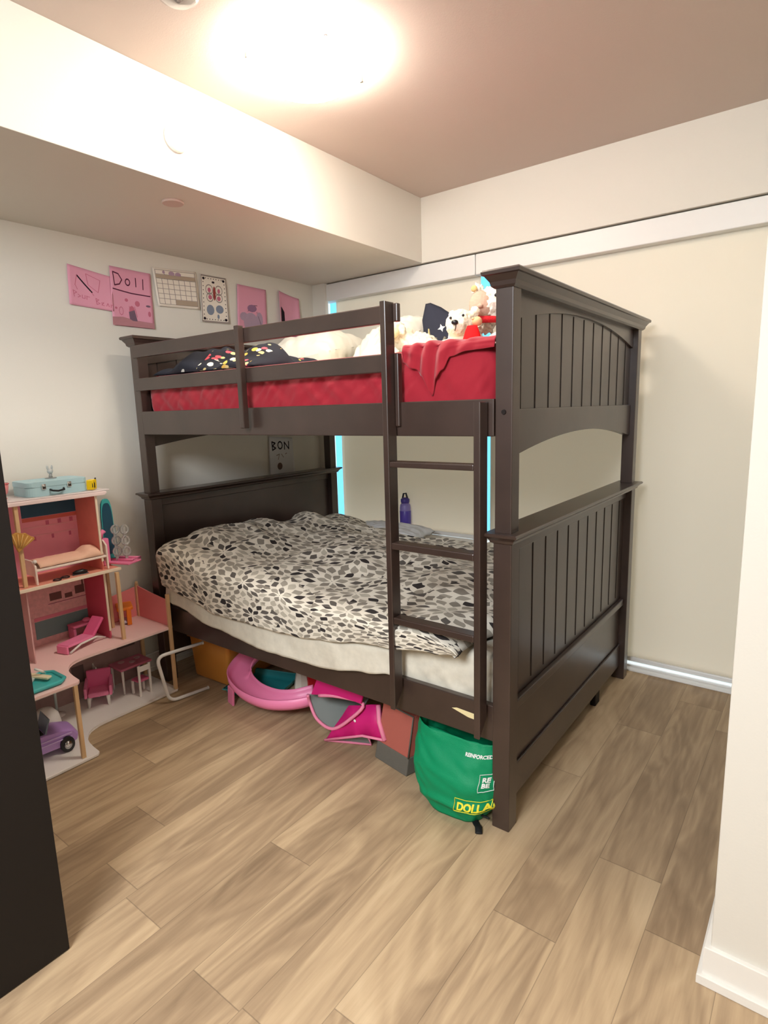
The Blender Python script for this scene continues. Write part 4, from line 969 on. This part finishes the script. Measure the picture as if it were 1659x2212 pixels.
# ground floor of the dollhouse
ar = toy('doll_armchair', 'bright pink doll armchair with white legs on the dollhouse base', 'doll furniture', (.155, -1.832, .0145), rz=-.55)
ar.scale = (1.4, 1.4, 1.4)
b = BM(); box(b, -.034, .034, -.034, .034, .034, .052, .006); link('seat', b, M_pink, ar)
b = BM(); obox(b, (-.036, 0, .074), (.005, 0, 0), (0, .040, 0), (-.006, 0, .036), .004); link('backrest', b, mat('deep pink plastic', rgb(240, 106, 156), .4), ar)
for s_ in (-1, 1):
    b = BM(); prism(b, [(-.036, .036), (.034, .036), (.030, .070), (-.036, .084)], 'y', s_*.040-.005, s_*.040+.005, .003); link('armrest', b, M_pink, ar)
    for x in (-.028, .028): b = BM(); tube(b, [(x, s_*.030, .036), (x*1.08, s_*.032, .0)], [.007, .0045], 8); link('leg', b, M_whitep, ar, True)
tb = toy('doll_table', 'dusky pink doll dining table with dishes on the dollhouse base', 'doll furniture', (.130, -1.645, .0145))
tb.scale = (1.05, 1.15, 1.15)
b = BM(); box(b, -.060, .060, -.075, .075, .110, .122, .004); link('table_top', b, mat('dusky pink plastic', rgb(216, 122, 150), .4), tb)
for x in (-.05, .05):
    for y in (-.064, .064): b = BM(); tube(b, [(x, y, .11), (x, y, .0)], [.006, .0045], 8); link('leg', b, M_whitep, tb, True)
for i, (x, y) in enumerate(((-.02, -.035), (.02, .0), (-.01, .04))):
    d_ = toy('doll_plate', ['pale pink doll plate at the near left of the doll table', 'pale pink doll plate in the middle of the doll table', 'pale pink doll plate at the right end of the doll table'][i], 'doll dish', (.130+x, -1.645+y*1.1, .155), 'doll plates on the doll table')
    b = BM(); lathe(b, [(0, 0), (.012, 0), (.017, .004), (.016, .005), (.011, .0015), (0, .0015)], (0, 0, 0), 18); link('plate', b, mat('pale pink china', rgb(226, 176, 186), .35), d_, True)
def dchair(label, loc, rz):
    c = toy('doll_dining_chair', label, 'doll furniture', loc, 'white doll dining chairs', rz)
    c.scale = (1.35, 1.35, 1.35)
    b = BM(); box(b, -.024, .024, -.024, .024, .052, .060, .003); link('seat', b, mat('rose seat', rgb(214, 104, 140), .5), c)
    b = BM(); box(b, -.026, .026, .0245, .029, .094, .116, .002); link('back_rail', b, M_whitep, c)
    for x in (-.022, .022):
        b = BM(); box(b, x-.004, x+.004, .0245, .0295, 0, .120, .001); link('rear_leg', b, M_whitep, c)
        b = BM(); box(b, x-.004, x+.004, -.024, -.016, 0, .052, .001); link('front_leg', b, M_whitep, c)
    return c
dchair('white doll chair with a rose seat in front of the doll table', (.235, -1.655, .0145), -1.5)
dchair('white doll chair at the left end of the doll table, behind the armchair', (.075, -1.765, .0145), 2.9)
# purple toy convertible
cr = toy('toy_car', 'metallic purple toy convertible parked on the dollhouse base', 'toy car', (.395, -2.235, .0145), rz=-.1)
cr.scale = (1, 1, 1.25)
M_purp = mat('metallic lilac paint', rgb(196, 152, 222), .3, .6, coat=.5)
b = BM(); prof_ = [(-.17, .03), (-.175, .055), (-.15, .075), (-.05, .085), (.03, .085), (.10, .080), (.150, .066), (.165, .045), (.160, .028), (.14, .020), (-.15, .020)]
n = 12
def carg(u, v):
    k = u*len(prof_); i = int(k) % len(prof_); p = Vector(prof_[i]).lerp(Vector(prof_[(i+1) % len(prof_)]), k-int(k))
    w_ = .068*(1-.12*(abs(v*2-1))**4); x = (v*2-1)*w_; sc2 = 1-.08*abs(v*2-1)**3
    return (x, p[0]*sc2, .048+(p[1]-.048)*sc2)
vs = grid(b, 66, 16, carg)
bmesh.ops.remove_doubles(b, verts=b.verts[:], dist=.0005)
bmesh.ops.edgeloop_fill(b, edges=[e for e in b.edges if len(e.link_faces) == 1]); link('body', b, M_purp, cr, 'auto')
for z_, nm in ((.050, 'side_stripe'), (.064, 'side_stripe')):
    b = BM(); obox(b, (.0665, 0, z_), (.0012, 0, 0), (0, .13, 0), (0, 0, .0022), .0005); link(nm, b, mat('pale lilac stripe', rgb(216, 186, 236), .3), cr)
b = BM(); box(b, -.05, .05, -.085, .03, .0845, .088, .002); link('interior', b, M_nose, cr)
b = BM(); obox(b, (0, .045, .108), (.052, 0, 0), (0, .003, -.002), (0, .010, .026), .002); link('windscreen', b, mat('clear blue plastic', rgb(180, 196, 214), .1, .5, trans=.6), cr)
b = BM(); box(b, -.045, .045, -.105, -.088, .085, .125, .006); link('seat_back', b, M_whitep, cr)
for x in (-.062, .062):
    for y in (-.108, .108):
        b = BM(); lathe(b, [(0, -.012), (.018, -.012), (.028, -.010), (.028, .010), (.018, .012), (0, .012)], (x, y, .028), 24, 'x'); wl = link('wheel', b, M_nose, cr, 'auto')
        b = BM(); lathe(b, [(0, .0125), (.013, .0125), (.015, .0145), (0, .016)] if x > 0 else [(0, -.0125), (.013, -.0125), (.015, -.0145), (0, -.016)], (x, y, .028), 16, 'x'); link('hubcap', b, M_chrome, wl, True)
hm = toy('toy_helmet', 'shiny white and grey dome shaped toy behind the purple toy car', 'toy', (.27, -2.13, .0145))
b = BM(); lathe(b, [(0, 0), (.050, 0), (.058, .02), (.060, .06), (.052, .10), (.032, .128), (0, .138)], (0, 0, 0), 28); link('dome', b, M_whitep, hm, True)
b = BM(); lathe(b, [(.059, .020), (.062, .024), (.0635, .05), (.060, .056)], (0, 0, 0), 28); link('grey_band', b, mat('slate grey plastic', rgb(96, 104, 116), .35), hm, True)
pw = toy('toy_parasol', 'white toy stand with a round pale top behind the purple car', 'toy', (.115, -2.02, .0145))
b = BM(); lathe(b, [(0, 0), (.034, 0), (.036, .006), (.008, .010), (0, .010)], (0, 0, 0), 20); link('foot', b, M_whitep, pw, True)
b = BM(); tube(b, [(0, 0, .01), (.0, 0, .30)], .006, 10); link('pole', b, mat('pale grey plastic', rgb(196, 206, 204), .4), pw, True)

# ------------------------------------------------------------------ things under and beside the bed
rk = thing('tube_frame', 'white bent metal tube frame standing upright between the dollhouse and the bed', 'metal frame', (.455, -1.52, 0))
b = BM(); pts = []
A_ = Vector((.470, -1.435, .262)); B_ = Vector((.435, -1.672, .262)); C_ = Vector((.435, -1.625, .010)); D2 = Vector((.470, -1.425, .010))
def rnd(p0, p1, p2, r=.045, n=6):
    a = (p0-p1).normalized()*r+p1; c = (p2-p1).normalized()*r+p1
    return [a.lerp(p1, i/n).lerp(p1.lerp(c, i/n), i/n) for i in range(n+1)]
pts = [A_]+rnd(A_, B_, C_)+rnd(B_, C_, D2)+[D2]
tube(b, pts, .0085, 12); link('bent_tube', b, mat('white powder coated steel', rgb(240, 238, 234), .35, .5), rk, True)
for p in (A_, D2):
    b = BM(); q_ = p+Vector((.001, .006, 0)); tube(b, [p, q_], .0095, 12); link('end_cap', b, mat('clear cap plastic', rgb(214, 210, 204), .3), rk, True)
# orange bin with lavender box
ob = toy('storage_bin', 'translucent orange plastic storage bin under the headboard end of the bed', 'bin', (.405, -1.20, 0), rz=.04)
M_oran = mat('translucent amber plastic', rgb(214, 142, 62), .3, .5)
def openbox(hx, hy, h, th=.004, r=.0, taper=.92):
    b = BM()
    P0 = [(-hx*taper, -hy*taper), (hx*taper, -hy*taper), (hx*taper, hy*taper), (-hx*taper, hy*taper)]; P1 = [(-hx, -hy), (hx, -hy), (hx, hy), (-hx, hy)]
    v0 = [b.verts.new((x, y, 0)) for x, y in P0]; v1 = [b.verts.new((x, y, h)) for x, y in P1]; b.faces.new(v0[::-1])
    for i in range(4): b.faces.new((v0[i], v0[(i+1) % 4], v1[(i+1) % 4], v1[i]))
    bmesh.ops.bevel(b, geom=[e for e in b.edges if len(e.link_faces) == 2], offset=.018, segments=3, affect='EDGES', profile=.5); solidify(b, th); return b
link('bin_body', openbox(.155, .165, .235), M_oran, ob, 'auto')
b = BM(); tube(b, [(-.157, -.167, .236), (.157, -.167, .236), (.157, .167, .236), (-.157, .167, .236)], .006, 8, closed=True); link('bin_rim', b, M_oran, ob, True)
lb = toy('lavender_box', 'lavender folder tilted in the top of the orange storage bin', 'folder', (.405, -1.265, .13), rz=.04)
b = BM(); obox(b, (0, 0, .075), (.125, 0, .006), (0, .05, .04), (0, -.006, .009), .003); link('cover', b, mat('lavender card', rgb(176, 150, 190), .6), lb)
b = BM(); obox(b, (.0, .002, .0835), (.118, 0, .006), (0, .004, .003), (0, -.003, .004), .001); link('label_strip', b, mat('pale lavender card', rgb(196, 176, 206), .6), lb)
tr = toy('teal_tray', 'teal plastic tray on the floor beneath the pink slide', 'tray', (.70, -1.25, 0), rz=.30)
link('tray_body', openbox(.15, .13, .035, .004), mat('deep teal plastic', rgb(40, 138, 142), .4), tr, 'auto')
b = BM(); tube(b, [(-.152, -.132, .036), (.152, -.132, .036), (.152, .132, .036), (-.152, .132, .036)], .004, 8, closed=True); link('tray_rim', b, mat('light teal plastic', rgb(80, 176, 178), .4), tr, True)
# curved pink slide trough
sl = thing('toy_slide', 'curved bright pink plastic toy slide trough lying under the bed', 'toy', (.86, -1.32, 0))
ctr = [(.70, -1.16, .21), (.665, -1.28, .165), (.68, -1.375, .105), (.80, -1.42, .075), (.95, -1.42, .070), (1.06, -1.375, .080), (1.13, -1.31, .095)]
def spl(P_, n=8):
    P_ = [Vector(p) for p in P_]; out = []
    for i in range(len(P_)-1):
        a, b_, c, d = P_[max(0, i-1)], P_[i], P_[i+1], P_[min(len(P_)-1, i+2)]
        for k in range(n):
            t_ = k/n; out.append(.5*((2*b_)+(-a+c)*t_+(2*a-5*b_+4*c-d)*t_**2+(-a+3*b_-3*c+d)*t_**3))
    return out+[P_[-1]]
path = spl(ctr); N = len(path)
b = BM()
secs = [(-.062, .045), (-.060, .010), (-.045, -.012), (-.015, -.020), (.02, -.018), (.045, -.006), (.058, .02), (.060, .040)]
rings = []
for i, p in enumerate(path):
    tg = (path[min(i+1, N-1)]-path[max(i-1, 0)]); tg.z = 0; tg.normalize(); sd = Vector((tg.y, -tg.x, 0))
    rings.append([b.verts.new(p+sd*s_*-1+Vector((0, 0, h_))) for s_, h_ in secs])
for A, B in zip(rings, rings[1:]):
    for k in range(len(secs)-1): b.faces.new((A[k], A[k+1], B[k+1], B[k]))
solidify(b, .005); link('trough', b, M_pink, sl, True)
b = BM(); obox(b, (.700, -1.452, .045), (.030, -.008, 0), (.0, .006, 0), (.004, 0, .045), .003); link('support_fin', b, M_pink, sl)
# small things in the shadow
rb = toy('red_toy_box', 'small glossy red toy box behind the pink slide under the bed', 'toy', (.95, -1.05, 0), rz=.3)
b = BM(); box(b, -.07, .07, -.06, .06, 0, .10, .012); link('box_body', b, mat('glossy red plastic', rgb(196, 20, 36), .3, .5), rb)
b = BM(); box(b, -.074, .074, -.064, .064, .101, .115, .005); link('box_lid', b, mat('dark red plastic', rgb(140, 16, 30), .3, .5), rb)
nb = toy('navy_bag', 'dark navy fabric bag lying under the bed behind the pink bins', 'bag', (1.12, -1.0, 0))
blobm = mat('navy nylon', rgb(22, 34, 62), .7, .2)
nbm = blob('bag_body', [((0, 0, .06), (.13, .10, .06)), ((.08, .02, .08), (.08, .08, .06)), ((-.07, -.02, .05), (.07, .07, .05))], blobm, nb, .01, .01, 20, 2)
b = BM(); tube(b, spl([(-.08, -.06, .10), (-.03, -.09, .15), (.04, -.09, .155), (.09, -.05, .12)]), .008, 8, flat=.4); link('strap', b, mat('black webbing', rgb(20, 20, 22), .7), nb, True)
wp = toy('crumpled_paper', 'crumpled white paper cone beside the red toy box under the bed', 'paper', (.86, -1.12, 0))
b = BM(); lathe(b, [(.045, 0), (.035, .06), (.018, .12), (0, .19)], (0, 0, 0), 7); solidify(b, .001); link('paper', b, M_pwhite, wp)
# pink pop-up bin with grey lining, tipped towards the room
pb = thing('popup_bin', 'pink rimmed collapsible bin with grey lining tipped over beside the pink slide', 'toy bin', (1.28, -1.30, 0))
M_mag = mat('magenta nylon', rgb(206, 32, 116), .5, .3, bump=.4, bscale=30)
M_gmesh = mat('grey nylon lining', rgb(128, 132, 128), .8, .2)
M_pkt = mat('pink piping', rgb(240, 140, 170), .6, .3)
rim = spl([(1.185, -1.40, .165), (1.18, -1.385, .12), (1.235, -1.40, .065), (1.335, -1.41, .055), (1.43, -1.40, .125), (1.49, -1.38, .205), (1.36, -1.39, .205), (1.25, -1.395, .18)], 5)
cr_ = Vector((1.33, -1.15, .13))
b = BM(); K = len(rim)
R0 = [b.verts.new(p) for p in rim]; R1 = [b.verts.new(p.lerp(cr_, .55)+Vector((0, .06, .01))) for p in rim]; R2 = [b.verts.new(p.lerp(cr_, .85)+Vector((0, .12, 0))) for p in rim]
for A, B in ((R0, R1), (R1, R2)):
    for k in range(K-1): b.faces.new((A[k], A[k+1], B[k+1], B[k]))
b.faces.new(R2); solidify(b, .003); link('lining', b, M_gmesh, pb, True)
b = BM(); tube(b, rim, .0075, 8, closed=False); link('piping', b, M_pkt, pb, True)
b = BM(); prism(b, [(1.20, .17), (1.24, .255), (1.50, .25), (1.49, .212), (1.36, .212)], 'y', -1.395, -1.385, .002); link('top_panel', b, M_mag, pb)
# magenta folded organiser
mb = thing('folded_organiser', 'magenta fabric organiser with pink piping folded flat on the floor under the bed', 'organiser', (1.42, -1.36, 0))
b = BM(); P4 = [Vector(p) for p in ((1.31, -1.430, .006), (1.50, -1.400, .075), (1.62, -1.40, .095), (1.56, -1.36, .215), (1.40, -1.37, .165))]
b.faces.new([b.verts.new(p) for p in P4]); bmesh.ops.subdivide_edges(b, edges=b.edges[:], cuts=6, use_grid_fill=True); bmesh.ops.triangulate(b, faces=b.faces[:])
for v in b.verts: v.co += Vector((0, .006*nz(v.co.x*20, v.co.z*20, 3), .004*nz(v.co.x*15, v.co.z*15, 6)))
solidify(b, .012); link('fabric_panel', b, M_mag, mb, True)
b = BM(); tube(b, [P4[0]+Vector((0, -.004, 0)), P4[1]+Vector((0, -.004, 0)), P4[2]+Vector((0, -.004, 0))], .0055, 8); link('piping', b, M_pkt, mb, True)
b = BM(); tube(b, [P4[0]+Vector((0, -.004, 0)), Vector((1.50, -1.345, .006)), Vector((1.505, -1.375, .06))], .0055, 8); link('piping', b, M_pkt, mb, True)
b = BM(); b.faces.new([b.verts.new(p) for p in (Vector((1.335, -1.42, .012)), Vector((1.50, -1.350, .012)), Vector((1.505, -1.372, .06)), Vector((1.50, -1.392, .068)))]); solidify(b, .003); link('lining', b, M_gmesh, mb)
b = BM(); tube(b, [P4[3]+Vector((0, -.006, 0)), P4[3].lerp(P4[2], .5)+Vector((-.01, -.008, 0)), P4[2]+Vector((0, -.006, 0))], .010, 8); link('piping', b, M_pkt, mb, True)
for x, z in ((1.432, .125), (1.450, .121)):
    b = BM(); ball(b, (x, -1.392, z), (.007, .002, .007), 2); link('white_dot', b, M_whitep, mb, True)
# salmon fabric box
sb = thing('fabric_box', 'salmon fabric storage box with a grey lower band, left of the green bag', 'storage box', (1.68, -1.40, 0))
def skew(bm, pts8, m, nm, par, bev=.004):
    vs = [bm.verts.new(p) for p in pts8]; fs = [bm.faces.new([vs[i] for i in k]) for k in ((0,3,2,1),(4,5,6,7),(0,1,5,4),(1,2,6,5),(2,3,7,6),(3,0,4,7))]
    bmesh.ops.bevel(bm, geom=bm.edges[:], offset=bev, segments=2, affect='EDGES', profile=.5); return link(nm, bm, m, par)
M_salm = mat('salmon felt', rgb(178, 100, 88), .95, .05, bump=.3, bscale=200); M_gfelt = mat('grey felt', rgb(104, 100, 92), .95, .05, bump=.3, bscale=200)
def lay(z, g=0):   # section of the leaning box at height z; leans back (towards the window) as it rises
    k = z/.24; a = Vector((1.565-g+.028*k, -1.405-g+.03*k)); c = Vector((1.745+g+.02*k, -1.44-g+.03*k))
    d = Vector((.05, .17))
    return [(a.x, a.y, z), (c.x, c.y, z), (c.x+d.x, c.y+d.y, z), (a.x+d.x, a.y+d.y, z)]
skew(BM(), lay(.075)+lay(.245), M_salm, 'upper_part', sb); skew(BM(), lay(.002, .0015)+lay(.077, .0015), M_gfelt, 'lower_band', sb)
b = BM(); tube(b, [Vector(lay(.245)[0]), Vector(lay(.245)[1]), Vector(lay(.075)[1])], .0035, 6); link('grey_piping', b, M_gfelt, sb, True)
# green shopping bag
gb = thing('shopping_bag', 'bulging green reusable shopping bag with yellow and white lettering beside the front bed post', 'bag', (1.98, -1.42, 0))
M_green = mat('green woven polypropylene', rgb(0, 140, 92), .55, .3, bump=.25, bscale=300)
b = BM()
def bagp(u, v):
    """u around, v up"""
    a = u*2*PI; zc = .002+.285*v
    wx = .165*(.56+.44*math.sin(min(1, v*2.1+.10)*PI/2)); wy = .115*(.74+.26*math.sin(min(1, v*2.2+.1)*PI/2))*(1-.45*max(0, v-.55)/.45)
    ex = math.copysign(abs(math.cos(a))**.62, math.cos(a)); ey = math.copysign(abs(math.sin(a))**.75, math.sin(a))
    x = 1.985+wx*ex+.012*(1-v); y = -1.43+wy*ey-.018*(1-v)
    f = .010*nz(a*1.5, v*4, 7)+.006*nz(a*4+v*6, v*7, 2)
    f += .010*math.exp(-((v-.16-.10*math.sin(a*1.0+2.2))/.05)**2)
    return (x+f*math.cos(a), y+f*math.sin(a), zc)
vs = grid(b, 96, 40, bagp, closeu=True)
b.faces.new([r[0] for r in vs][::-1])
top_ = [r[-1] for r in vs]
solidify(b, .0025); body = link('bag_body', b, M_green, gb, True)
b = BM(); tube(b, spl([(1.86, -1.46, .255), (1.875, -1.465, .268), (1.93, -1.455, .262), (1.98, -1.46, .255)], 5), .012, 8, flat=.3); link('handle', b, M_green, gb, True)
# lettering lies on the front of the bag
def bagfront(x, z):
    best = None
    for i in range(200, 340):
        u = i/400; p = bagp(u if False else .5+.5*(i-200)/140, (z-.002)/.285)
        d = abs(p[0]-x)
        if best is None or d < best[0]: best = (d, p[1])
    return best[1]
def baglabel(nm, s, m, size, x, z, rot=0, bold=.0):
    cu = bpy.data.curves.new(nm, 'FONT'); cu.body = s; cu.size = size; cu.extrude = .0004; cu.offset = bold; cu.resolution_u = 3; cu.space_line = .9
    t_ = bpy.data.objects.new('t', cu); C.objects.link(t_); dg = bpy.context.evaluated_depsgraph_get()
    me = bpy.data.meshes.new_from_object(t_.evaluated_get(dg)); bpy.data.objects.remove(t_)
    b = BM(); b.from_mesh(me); bpy.data.meshes.remove(me); bmesh.ops.triangulate(b, faces=b.faces[:]); bmesh.ops.subdivide_edges(b, edges=[e for e in b.edges if e.calc_length() > .012], cuts=1)
    for v in b.verts:
        px, pz = x+v.co.x*math.cos(rot)-v.co.y*math.sin(rot), z+v.co.x*math.sin(rot)+v.co.y*math.cos(rot)
        v.co = Vector((px, bagfront(px, pz)-.0035-v.co.z, pz))
    return link(nm, b, m, body, recalc=True)
def bagframe(nm, x0, x1, z0, z1, m, w_=.0022):
    b = BM(); pts = []
    for (a, c) in (((x0, z0), (x1, z0)), ((x1, z0), (x1, z1)), ((x1, z1), (x0, z1)), ((x0, z1), (x0, z0))):
        for k in range(8): pts.append((a[0]+(c[0]-a[0])*k/8, a[1]+(c[1]-a[1])*k/8))
    tube(b, [(x, bagfront(x, z)-.0032, z) for x, z in pts], w_, 4, closed=True, flat=.6); return link(nm, b, m, body)
M_yel = mat('yellow print', rgb(236, 226, 60), .6); M_wpr = mat('white ink print', rgb(238, 240, 236), .6)
baglabel('yellow_lettering', 'DOLLAR', M_yel, .032, 2.046, .068, .05, .0014)
bagframe('yellow_frame', 2.036, 2.146, .058, .103, M_yel)
baglabel('white_lettering', 'REINFORCED', M_wpr, .015, 2.052, .243, .03, .0005)
baglabel('white_lettering', 'RE\nBE', M_wpr, .020, 2.120, .172, -.05, .0008)
bagframe('white_frame', 2.112, 2.150, .140, .195, M_wpr, .0018)
# black strap end on the floor
stp = toy('black_strap', 'short black strap end lying on the floor at the foot of the front bed post', 'strap', (2.118, -1.535, 0))
b = BM(); pts = spl([(-.035, .03, .004), (-.018, .012, .006), (-.004, -.002, .010), (.008, -.022, .004)], 5); tube(b, pts, .012, 8, flat=.3); link('webbing', b, mat('black webbing', rgb(20, 20, 22), .7), stp, True)
b = BM(); tube(b, spl([(-.05, .045, .028), (-.02, .035, .030), (.02, .03, .034)], 4), .004, 6); link('cord', b, mat('black webbing', rgb(20, 20, 22), .7), stp, True)
